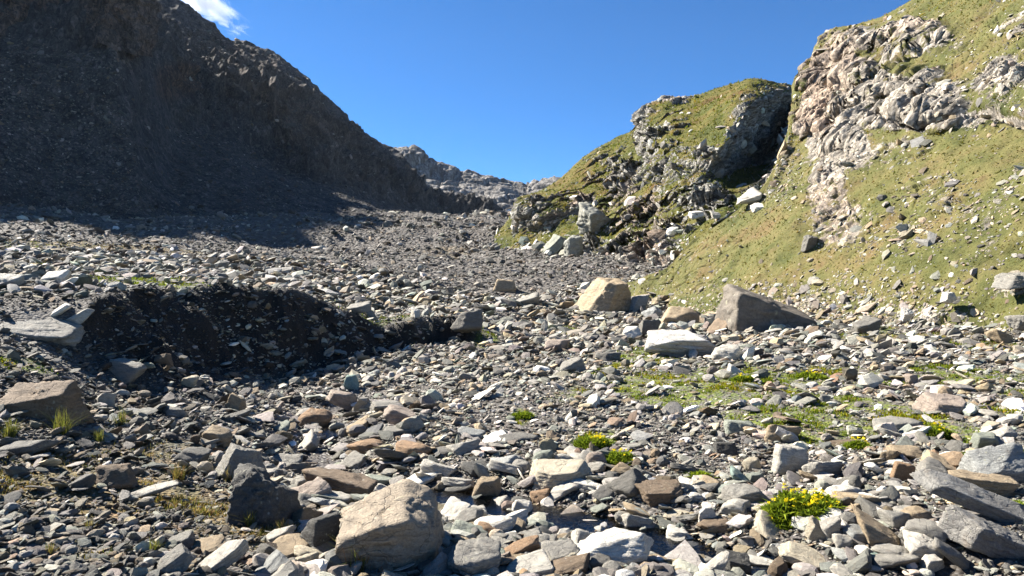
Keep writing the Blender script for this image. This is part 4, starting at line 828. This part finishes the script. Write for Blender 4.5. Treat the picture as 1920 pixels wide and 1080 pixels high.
    H((1667, 864, 1717, 908), 'block', 'rust', 'orange-tan block at the head of the long slanting slab', seed=109, flat=.8)
    H((1713, 855, 1784, 904), 'block', 'grey', 'grey rock between the orange-tan block and the blue-grey boulder', seed=110, rot=(6, 20, 0))
    H((1748, 1006, 1840, 1082), 'shard', 'grey', 'flat grey splinter slab under the thick layered block', 'slab', 'slab', seed=111, flat=.2, depth=.4, rot=(20, 34, 0))
    H((1725, 1038, 1772, 1080), 'block', 'white', 'white stone at the tip of the flat grey splinter', 'stone', 'stone', seed=112)
    H((1615, 1034, 1663, 1065), 'round', 'teal', 'pale turquoise stone at the edge of the water', 'stone', 'stone', seed=113)
    H((1653, 1035, 1708, 1068), 'slab', 'cream', 'cream stone right of the turquoise one', 'stone', 'stone', seed=114, rot=(14, -20, 0))
    H((1578, 982, 1643, 1024), 'slab', 'blue', 'bluish grey stone at the foot of the tan plank-like slab', 'stone', 'stone', seed=115, rot=(14, 18, 0))
    H((1556, 1000, 1602, 1034), 'block', 'pale', 'pale knobbly stone below the pale split stone', 'stone', 'stone', seed=116)
    H((1818, 809, 1876, 846), 'block', 'green', 'greenish block with a shaded front behind the blue-grey boulder', seed=117, flat=.7)
    H((1850, 798, 1910, 830), 'wedge', 'pale', 'pale wedge stone right of the greenish block', seed=118)
    H((1760, 824, 1806, 862), 'shard', 'mid', 'grey strip of stone sticking out of the green moss', 'slab', 'slab', seed=119, flat=.2, rot=(10, -42, 0))
    H((1635, 779, 1740, 812), 'slab', 'grey', 'wide flat grey slab with striped top among moss', 'slab', 'slab', seed=120, flat=.2, depth=.6, rot=(10, -4, 0), ref='the striped flat slab')
    H((1709, 735, 1814, 786), 'block', 'pink', 'broad pinkish tan boulder on the mossy flat', 'boulder', 'boulder', seed=121, sub=5, flat=.45, depth=.7, rot=(16, -4, 0), ref='the pinkish tan boulder')
    H((1660, 833, 1736, 866), 'block', 'tan', 'low tan rock beside the mossy patch', seed=122, rot=(10, 12, 0))
    H((1838, 788, 1878, 810), 'slab', 'cream', 'thin cream slab propped above the greenish block', 'slab', 'slab', seed=123, flat=.25, rot=(6, -18, 0))
    H((1848, 616, 1900, 648), 'block', 'tan', 'tan block where the grass slope meets the rubble at right', seed=124, rot=(6, 16, 0))
    H((1598, 594, 1654, 630), 'slab', 'mid', 'dark grey slab at the foot of the grassy slope', 'slab', 'slab', seed=125, rot=(10, -10, 0))
    H((1538, 568, 1606, 600), 'slab', 'white', 'white and greenish flat rocks right of the great wedge boulder', 'slab', 'slab', seed=126, rot=(14, -8, 0))
    H((1690, 700, 1722, 722), 'block', 'pink', 'small pink stone in the mossy rubble', 'stone', 'stone', seed=127)
    H((1050, 668, 1100, 700), 'wedge', 'grey', 'grey hump of rock in the mid gravel', seed=128)
    H((1115, 660, 1165, 680), 'slab', 'mid', 'low grey slab left of the mossy strip', 'slab', 'slab', seed=129)
    H((1020, 636, 1072, 662), 'slab', 'pink', 'flat pinkish slab in the middle rubble', 'slab', 'slab', seed=130)
    H((1360, 680, 1398, 706), 'wedge', 'white', 'white angular stone on the mossy strip', 'stone', 'stone', seed=131)
    # on the slopes
    def on(name, px, py):
        P, N, U, V, A = SHEETS[name]; m = ((U-px)**2+(V-py)**2); i = np.unravel_index(np.argmin(m), U.shape); return float(P[i][1])
    for box, st, c, lab, sh, fl in [
        ((1080, 378, 1152, 440), 'wedge', (.25, .25, .215), 'huge pale green-grey block on the lower knoll', 'hill', .9), ((1018, 438, 1062, 484), 'shard', (.24, .25, .20), 'pale yellowish-green slab leaning below the huge block on the knoll', 'hill', .3),
        ((1056, 440, 1094, 484), 'block', (.27, .275, .24), 'greenish grey block beside the leaning slab on the knoll', 'hill', .9), ((1380, 350, 1430, 383), 'wedge', 'pale', 'white boulder in the grassy gully beside the knoll', 'hillside', .6),
        ((1406, 380, 1444, 399), 'slab', 'white', 'flat white slab below the white gully boulder', 'hillside', .3), ((1501, 440, 1534, 472), 'block', 'mid', 'dark grey rock alone on the grassy hillside', 'hillside', .8),
        ((1762, 547, 1795, 570), 'block', 'white', 'whitish rock in the grass above the rubble at right', 'hillside', .6), ((1688, 576, 1714, 603), 'block', 'white', 'small upright white stone in the grass', 'hillside', .9),
        ((1858, 510, 1934, 542), 'slab', 'grey', 'grey ledge of rock cropping out of grass at right edge', 'hillside', .35), ((1882, 590, 1940, 620), 'block', 'grey', 'grey rock at the right edge where the slope ends', 'hillside', .5),
        ((1290, 395, 1322, 412), 'slab', 'white', 'pale slab in yellow grass on the knoll', 'hill', .35), ((1330, 395, 1352, 410), 'block', 'pale', 'small pale block left of the gully boulders', 'hill', .6)]:
        y = on(sh, .5*(box[0]+box[2]), box[3]-4)
        big = box[2]-box[0] > 45
        H(box, st, c, lab, 'boulder' if big else 'rock', 'boulder' if big else 'rock', flat=fl, sheet=sh, Y=y*.985, sub=5, rough=1.6, seed=hash2(lab) % 997, rot=(10, -6 if st != 'shard' else -38, 15), depth=.9)

    for box in ((652, 266, 664, 273), (680, 271, 706, 279), (800, 386, 818, 394)):
        sh = 'mountain'; y = on(sh, .5*(box[0]+box[2]), box[3])
        H(box, 'slab', (.8, .83, .88), {652: 'tiny snow patch on the dark cliff below the skyline', 680: 'snow patch on the ridge crest above the dark cliff', 800: 'small snow patch where the shaded spur meets the far scree'}[box[0]], 'snow_patch', 'snow patch', sheet=sh, Y=y*.985, flat=.3, sub=3, rot=(30, 10, 0), depth=1.2)
# ------------------------------------------------------------------ plants and water
def blades(name, X, Y, Z, h, w, col, rg, lean=.5, nseg=2, mat=None, curve=.5):
    n = len(X); a = rg.uniform(0, 2*math.pi, n); dx, dy = np.cos(a), np.sin(a); ln = np.abs(rg.normal(0, lean, n)); b = a+math.pi/2+rg.normal(0, .3, n); sx, sy = np.cos(b), np.sin(b)
    V, C = [], []
    for k in range(nseg+1):
        t = k/nseg; off = ln*h*t**(1+curve); zz = h*t*(1-.25*ln*t); ww = w*(1-t)**.7*.5
        for s in ((-1, 1) if k < nseg else (0,)):
            V.append(np.stack([X+dx*off+s*sx*ww, Y+dy*off+s*sy*ww, Z+zz], -1)); C.append(col*(.75+.5*t))
    m = len(V); V = np.stack(V, 1); C = np.stack(C, 1); f = []
    for k in range(nseg-1): f += [[2*k, 2*k+1, 2*k+3], [2*k, 2*k+3, 2*k+2]]
    f.append([2*nseg-2, 2*nseg-1, 2*nseg]); f = np.array(f)
    Fa = (f[None]+np.arange(n)[:, None, None]*m).reshape(-1, 3)
    return mesh_np(name, V.reshape(-1, 3), Fa, mat or LEAF, {'col': C.reshape(-1, 3)}, False)
def leaf_mat():
    n = NT('leaf'); c = n.attr('col', True)
    d = n.add('ShaderNodeBsdfDiffuse'); n.put(d.inputs['Color'], c); t = n.add('ShaderNodeBsdfTranslucent'); n.put(t.inputs['Color'], n.mix(1.0, c, (1.2, 1.2, .6), 'MULTIPLY'))
    m = n.add('ShaderNodeMixShader'); m.inputs[0].default_value = .35; n.t.links.new(d.outputs[0], m.inputs[1]); n.t.links.new(t.outputs[0], m.inputs[2]); n.t.links.new(m.outputs[0], n.out.inputs[0]); return n.m
LEAF = leaf_mat()
def mixcol(n, rg, cols, wts):
    w = np.array(wts, float); c = np.array(cols)[rg.choice(len(cols), n, p=w/w.sum())]; return c*rg.lognormal(0, .2, n)[:, None]
GREEN = ([(.10, .145, .016), (.165, .195, .02), (.065, .10, .014), (.19, .175, .035), (.15, .11, .035)], [30, 30, 20, 14, 6])
DRYC = ([(.20, .15, .07), (.13, .115, .045), (.22, .125, .06), (.09, .10, .032), (.27, .22, .12)], [24, 24, 16, 24, 12])
def make_plants():
    rg = np.random.RandomState(21)
    for nm, pl, cols, n, hr, wr, lab, cat, lean, sd in (
        ('moss', MOSS, GREEN, 130000, (.025, .06), .4, 'low bright green moss and saxifrage spread between the stones', 'moss', .7, 3),
        ('dry_grass', DRY, DRYC, 60000, (.025, .06), .2, 'sparse dry ochre and green alpine turf on the left bank', 'grass', .9, 4)):
        per = n//len(pl); X, Y = [], []
        ar = np.array([p[2]*p[3]/p[1]**2*(F*F) for p in pl]); ar = ar/ar.sum()
        for (x, y, a, b, s), f in zip(pl, ar):
            k = max(60, int(n*f)); X.append(rg.uniform(x-1.2*a, x+1.2*a, k)); Y.append(rg.uniform(y-1.2*b, y+1.2*b, k))
        X, Y = np.concatenate(X), np.concatenate(Y); m = patch_mask(pl, X, Y, sd)
        clump = fbm(np.stack([X*3.5, Y*3.5, X*0], -1), 3, 77); k = (rg.uniform(0, 1, len(X)) < m*(.6+1.1*clump)) & (Y > 2); X, Y, clump = X[k], Y[k], clump[k]
        h = rg.uniform(*hr, len(X))*(.7+.8*np.clip(clump, 0, 1))*np.clip(.6+Y/32, .7, 1.7); w = np.clip(h*wr, 1.2*Y/F, .1)
        c = mixcol(len(X), rg, *cols)
        if nm == 'moss':
            y = vnoise(np.stack([X*.9, Y*.9, X*0], -1), 9) > .25; c[y] = c[y]*np.array([1.35, 1.1, .8])
        o = obj(nm, blades(nm, X, Y, ground_z(X, Y)-.01, h, w, c, rg, lean)); tag(o, lab, cat, kind='stuff')
    # turf on the slopes
    for nm, sh, n, ur, vr in (('hillside_grass', 'hillside', 66000, (1170, 2350), (-20, 640)), ('hill_grass', 'hill', 22000, (930, 1500), (140, 510))):
        p, N, i, j = sheet_points(sh, n, rg, ur, vr, lambda P, N, U, V, A: np.clip(A['turf']-.35, 0, 1))
        h = rg.uniform(1.6, 3.8, n)*p[:, 1]/F*np.where(rg.uniform(0, 1, n) < .08, 1.7, 1); g = fbm(p*.18, 4, 61)[:, None]
        c = mixcol(n, rg, [(.17, .15, .04), (.12, .12, .026), (.21, .165, .05), (.075, .085, .018), (.20, .125, .045)], [30, 26, 18, 18, 8])*(1+.35*g)
        if sh == 'hill': c = c*np.array([.82, .95, .75])
        tag(obj(nm, blades(nm, p[:, 0], p[:, 1], p[:, 2]-.03, h, h*1.0, c, rg, .9, 1)), 'short alpine grass on the sunlit right hillside' if sh == 'hillside' else 'tufted green and rusty grass over the knoll', 'grass', kind='stuff')
PETALS = []
def cushion(box, label, flowers, seed, n=1500, name='flowering_cushion'):
    x0, y0, x1, y1 = box; rg = np.random.RandomState(seed); cx = .5*(x0+x1); gx, gy = ground_hit(cx, y1-3); w = (x1-x0)*gy/F*.5; hh = (y1-y0)*gy/F*.46; d = w*.75; gz = float(ground_z(gx, gy+d))
    root = bpy.data.objects.new(name, None); COL.objects.link(root); root.location = (gx, gy+d, gz); tag(root, label, 'plant', 'cushion plants')
    q = rg.uniform(-1, 1, (n*2, 2)); r2 = (q**2).sum(1)+.25*vnoise(np.c_[q*2.2, q[:, :1]*0+seed], 3); q = q[r2 < 1][:n]; r2 = np.clip((q**2).sum(1), 0, 1)
    X, Y = q[:, 0]*w, q[:, 1]*d; dome = hh*np.sqrt(1-r2)*(.72+.28*vnoise(np.c_[q*3.2, q[:, :1]*0+seed], 8)); gzl = ground_z(X+gx, Y+gy+d)-gz
    h = np.maximum(.03, .058*rg.uniform(.7, 1.3, len(X))); Z = gzl+np.maximum(dome-h*.55, -.01)*rg.uniform(.25, 1, len(X))**.35
    c = mixcol(len(X), rg, [(.12, .17, .018), (.18, .215, .022), (.07, .105, .014)], [4, 4, 2])
    obj('leaves', blades('leaves', X, Y, Z, h, h*.40, c, rg, .9), root)
    if flowers:
        k = rg.choice(len(X), flowers, p=(np.exp(-((q[:, 0]-.25)**2+(q[:, 1]+.1)**2)*3.0)+.12)/(np.exp(-((q[:, 0]-.25)**2+(q[:, 1]+.1)**2)*3.0)+.12).sum())
        if not PETALS:
            for v in range(3):
                V, Fc, C = [], [], []
                for b0 in range(3):          # a head of three small blossoms, five pointed petals each round a raised middle
                    s = .014; o = np.array([.013*math.cos(b0*2.1+v), .013*math.sin(b0*2.1+v), .004*b0]); tl = rg.normal(0, .5, 2); b = len(V)
                    V.append(o+[0, 0, .3*s]); C.append((.75, .45, .01))
                    for m in range(10):
                        rr = s if m % 2 == 0 else .5*s; an = m*math.pi/5; V.append(o+[rr*math.cos(an), rr*math.sin(an), rr*(tl[0]*math.cos(an)+tl[1]*math.sin(an))]); C.append((.70, .62, .02))
                    Fc += [[b, b+1+m, b+1+(m+1) % 10] for m in range(10)]
                PETALS.append(mesh_np('flower', np.array(V), np.array(Fc), LEAF, {'col': np.array(C)}, False))
        for t, i in enumerate(k):
            f = obj('flower', PETALS[t % 3], root); f.location = (X[i], Y[i], gzl[i]+max(dome[i], 0)+.05*rg.uniform(.5, 1.1)); f.rotation_euler = (rg.normal(0, .3)+.3, rg.normal(0, .3), rg.uniform(0, 6)); f.scale = [rg.uniform(.8, 1.4)*max(.62, gy/14)]*3
    HERO.append((root.name, gx, gy+d, w, 'the flowering cushion' if 'large' in label else None, cx, .5*(y0+y1), box)); return root
def tuft(px, py, hpx, label, cols, seed, n=110, name='grass_tuft'):
    gx, gy = ground_hit(px, py); rg = np.random.RandomState(seed); h0 = hpx*gy/F; q = rg.normal(0, .28*h0, (n, 2)); q[:, 0] *= .8
    X, Y = q[:, 0]*.45, q[:, 1]*.45; gz = float(ground_z(gx, gy)); h = h0*rg.uniform(.5, 1.1, n); c = mixcol(n, rg, *cols)
    me = blades(name, X, Y, X*0-.01, h, np.full(n, max(.006, 1.3*gy/F)), c, rg, .55, 4, curve=.9); o = obj(name, me); o.location = (gx, gy, gz); tag(o, label, 'grass tuft', 'grass tufts'); return o
PALEG = ([(.15, .15, .05), (.11, .125, .035), (.20, .17, .07), (.08, .095, .03)], [3, 3, 2, 2])
def make_things():
    cushion((1444, 880, 1600, 990), 'large bright green flowering cushion with yellow blossom right of the banded grey rock', 70, 5, 3200)
    cushion((1076, 795, 1150, 850), 'green cushion plant with yellow patch in the gravel behind the thick cream slab', 30, 6, 1100)
    cushion((1128, 835, 1202, 880), 'trailing green cushion plant below the yellow patch in the gravel', 14, 7, 900)
    cushion((958, 764, 1000, 792), 'small green cushion tucked behind a pale slab in open gravel', 0, 8, 500)
    cushion((1735, 772, 1800, 830), 'vivid green mossy cushion below the pinkish tan boulder', 12, 9, 1200)
    cushion((1795, 838, 1830, 868), 'small green cushion behind the blue-grey boulder', 0, 10, 400)
    cushion((1590, 812, 1640, 848), 'yellow-green cushion at the edge of the mossy flat', 14, 11, 700)
    cushion((1375, 690, 1420, 720), 'bright cushion near the white angular stone on the mossy strip', 6, 12, 500)
    cushion((1500, 690, 1560, 716), 'yellow-flowered cushion in the rubble below the great wedge', 14, 13, 600)
    cushion((1300, 870, 1335, 905), 'rusty green withered cushion beside the reddish brown boulder', 0, 14, 400)
    cushion((1885, 935, 1935, 962), 'green cushion at the right edge behind the long slanting slab', 0, 15, 500)
    RED = ([(.22, .11, .05), (.28, .20, .08), (.16, .15, .04), (.12, .14, .03)], [4, 3, 3, 3])
    tuft(672, 1074, 78, 'reddish dry grass tuft in front of the large tan boulder', RED, 31, 150)
    tuft(18, 822, 40, 'pale green grass tuft at the left edge under the wide brown boulder', PALEG, 32, 160)
    for k, (px, py, h, l) in enumerate([(115, 815, 60, 'thin grass stalks in shade below the wide brown boulder'), (430, 905, 42, 'dark green tuft left of the coarse dark boulder'), (470, 990, 40, 'grass tuft between the slanting pale slab and the dark boulder'),
                                 (335, 905, 46, 'dry tuft at the right tip of the long thin pale slab'), (290, 1040, 34, 'short green tuft above the grey streaked slab'), (95, 1045, 30, 'rounded green tuft low on the left bank'), (185, 830, 34, 'green tuft right of the long flat slab'),
                                 (530, 1005, 36, 'yellowish grass tuft at the right foot of the coarse dark boulder'), (225, 800, 40, 'thin tuft growing from the shaded left slope'), (165, 1000, 30, 'ochre tuft in the middle of the dry turf')]):
        tuft(px, py, h, l, DRYC if k % 2 else PALEG, 40+k, 90)
def make_stream():
    # one sheet of shallow water following the channel
    pts = STREAM; V = []; wd = np.interp(np.linspace(0, 1, 140), [0, .12, .3, .5, 1], [.08, .2, .28, .36, .42])[:, None]
    s = np.linspace(2.6, len(pts)-1, 140); cx, cy = np.interp(s, range(len(pts)), pts[:, 0]), np.interp(s, range(len(pts)), pts[:, 1]); tx, ty = np.gradient(cx), np.gradient(cy); L = np.hypot(tx, ty); nx, ny = -ty/L, tx/L
    q = np.linspace(-1, 1, 13); X = cx[:, None]+nx[:, None]*q*wd; Y = cy[:, None]+ny[:, None]*q*wd
    bed = ground_z(cx, cy); lvl = np.minimum.accumulate(np.convolve(np.pad(bed, 6, 'edge'), np.ones(13)/13, 'valid'))+.06
    Z = np.broadcast_to(lvl[:, None], X.shape)
    n = NT('shallow_water'); p = n.pos(); nm = n.bump(n.noise(n.scale(p, (6, 14, 6)), 2.0, 3), .25, .02)
    gl = n.add('ShaderNodeBsdfGlossy'); gl.inputs['Roughness'].default_value = .12; n.put(gl.inputs['Normal'], nm); tr = n.add('ShaderNodeBsdfTransparent'); tr.inputs['Color'].default_value = (.62, .56, .45, 1)
    fr = n.add('ShaderNodeFresnel'); fr.inputs['IOR'].default_value = 1.33; n.put(fr.inputs['Normal'], nm); m = n.add('ShaderNodeMixShader'); n.t.links.new(fr.outputs[0], m.inputs[0]); n.t.links.new(tr.outputs[0], m.inputs[1]); n.t.links.new(gl.outputs[0], m.inputs[2]); n.t.links.new(m.outputs[0], n.out.inputs[0])
    tag(obj('stream', mesh_np('stream', np.stack([X, Y, Z], -1).reshape(-1, 3), grid_faces(140, 13), n.m)), 'shallow clear trickle of water threading between the stones', 'stream', kind='structure')
    # a small still pool by the pale pointed stone
    gx, gy = ground_hit(622, 815); a = np.linspace(0, 2*math.pi, 41)[:-1]; r = 1+.22*vnoise(np.stack([np.cos(a)*1.6, np.sin(a)*1.6, a*0], -1), 3); V = np.stack([gx+.26*r*np.cos(a), gy+.42*r*np.sin(a), a*0], -1); lv = float(ground_z(gx, gy))+.035
    V = np.concatenate([[[gx, gy, 0]], V]); V[:, 2] = lv; Fa = np.array([[0, 1+k, 1+(k+1) % 40] for k in range(40)])
    tag(obj('pool', mesh_np('pool', V, Fa, n.m)), 'small still pool beside the pale pointed stone', 'pool', kind='structure')
# ------------------------------------------------------------------ camera, sun, sky
def make_light(exposure=0.0):
    cd = bpy.data.cameras.new('camera'); cam = bpy.data.objects.new('camera', cd); COL.objects.link(cam)
    cam.location = (0, 0, ZC); cam.rotation_euler = (R(90), 0, 0); cd.lens = 26; cd.sensor_width = 36; cd.clip_end = 6000; cd.clip_start = .05
    SC.camera = cam
    ld = bpy.data.lights.new('sun', 'SUN'); ld.energy = 5.0; ld.angle = R(.5); ld.color = (1, .95, .87)
    lo = bpy.data.objects.new('sun', ld); COL.objects.link(lo); lo.rotation_euler = Vector(SUN).to_track_quat('Z', 'Y').to_euler(); lo.location = (0, 0, 80)
    w = bpy.data.worlds.new('World'); SC.world = w; w.use_nodes = True; t = w.node_tree; bg = t.nodes['Background']
    s = t.nodes.new('ShaderNodeTexSky'); s.sky_type = 'NISHITA'; s.sun_disc = False; s.sun_elevation = R(EL); s.sun_rotation = R(AZ)
    s.altitude = 5000; s.air_density = 1.0; s.dust_density = 0; s.ozone_density = 4
    h = t.nodes.new('ShaderNodeHueSaturation'); h.inputs['Saturation'].default_value = 1.2
    t.links.new(s.outputs[0], h.inputs['Color']); t.links.new(h.outputs[0], bg.inputs[0]); bg.inputs[1].default_value = .058
    v = SC.view_settings; v.view_transform = 'Standard'; v.look = 'None'; v.exposure = exposure; v.gamma = 1

def make_cloud():
    Y = 1500.0; V, Fc = ico(4); rg = np.random.RandomState(2); c = lambda px, py: np.array([(px-CX)/F*Y, Y, ZC+(CY-py)/F*Y])
    a, b = c(285, -75), c(492, 84); d = (b-a)/2; ln = np.linalg.norm(d); ex = d/ln; ey = np.array([0, 1.0, 0]); ez = np.cross(ex, ey)
    W = V*np.array([ln, 60, 46]); W = W+V*8*fbm(V*2.2, 3, 5)[:, None]
    M = np.stack([ex, ey, ez], 1)
    n = NT('thin_cloud'); tc = n.add('ShaderNodeTexCoord').outputs['Object']
    q = n.scale(tc, (1/ln, 1/60, 1/46)); ln_ = n.add('ShaderNodeVectorMath', operation='LENGTH'); n.put(ln_.inputs[0], q)
    fall = n.ramp(ln_.outputs['Value'], [(.15, 1.0), (.95, 0.0)]); nz = n.noise(n.scale(tc, (.016, .03, .034)), 1.0, 7, .62, 1.4)
    sx = n.add('ShaderNodeSeparateXYZ'); n.put(sx.inputs[0], q); tail = n.math('MULTIPLY', n.math('ADD', sx.outputs[0], 0.0), .10)
    den = n.ramp(n.math('SUBTRACT', n.math('SUBTRACT', n.math('ADD', nz, n.math('MULTIPLY', fall, .42)), .30), tail), [(.38, 0.0), (.72, 1.0)])
    pv = n.add('ShaderNodeVolumePrincipled'); pv.inputs['Color'].default_value = (1, 1, 1, 1); pv.inputs['Anisotropy'].default_value = .3; n.put(pv.inputs['Density'], n.math('MULTIPLY', den, .06)); n.t.links.new(pv.outputs[0], n.out.inputs['Volume'])
    me = mesh_np('cloud', W, Fc, n.m); o = obj('cloud', me); o.location = (a+b)/2
    from mathutils import Matrix
    o.rotation_euler = Matrix(M.tolist()).to_euler(); tag(o, 'wispy white cloud rising behind the dark ridge on the left', 'cloud'); return o

def make_haze(density):
    V = np.array([[x, y, z] for x in (-420, 420) for y in (-40, 640) for z in (-6, 215)], float)
    Fa = np.array([[0, 1, 3, 2], [4, 6, 7, 5], [0, 4, 5, 1], [2, 3, 7, 6], [0, 2, 6, 4], [1, 5, 7, 3]])
    n = NT('mountain_air'); pv = n.add('ShaderNodeVolumePrincipled'); pv.inputs['Color'].default_value = (.78, .87, 1.0, 1); pv.inputs['Density'].default_value = density; pv.inputs['Anisotropy'].default_value = .2
    n.t.links.new(pv.outputs[0], n.out.inputs['Volume'])
    return tag(obj('haze', mesh_np('haze', V, Fa, n.m, smooth=False)), 'thin bluish mountain air filling the valley', 'haze', kind='stuff')
make_ground(); make_mountain(); make_cliff(); make_ridge(); make_knoll(); make_hillside(); make_heroes(); make_things(); make_rubble(); make_stones(); make_slope_stones(); make_plants(); make_stream(); make_cloud(); make_haze(.000035); make_light(1.9)
SC.cycles.diffuse_bounces = 1; SC.cycles.max_bounces = 6; SC.cycles.transparent_max_bounces = 8; SC.cycles.volume_bounces = 2
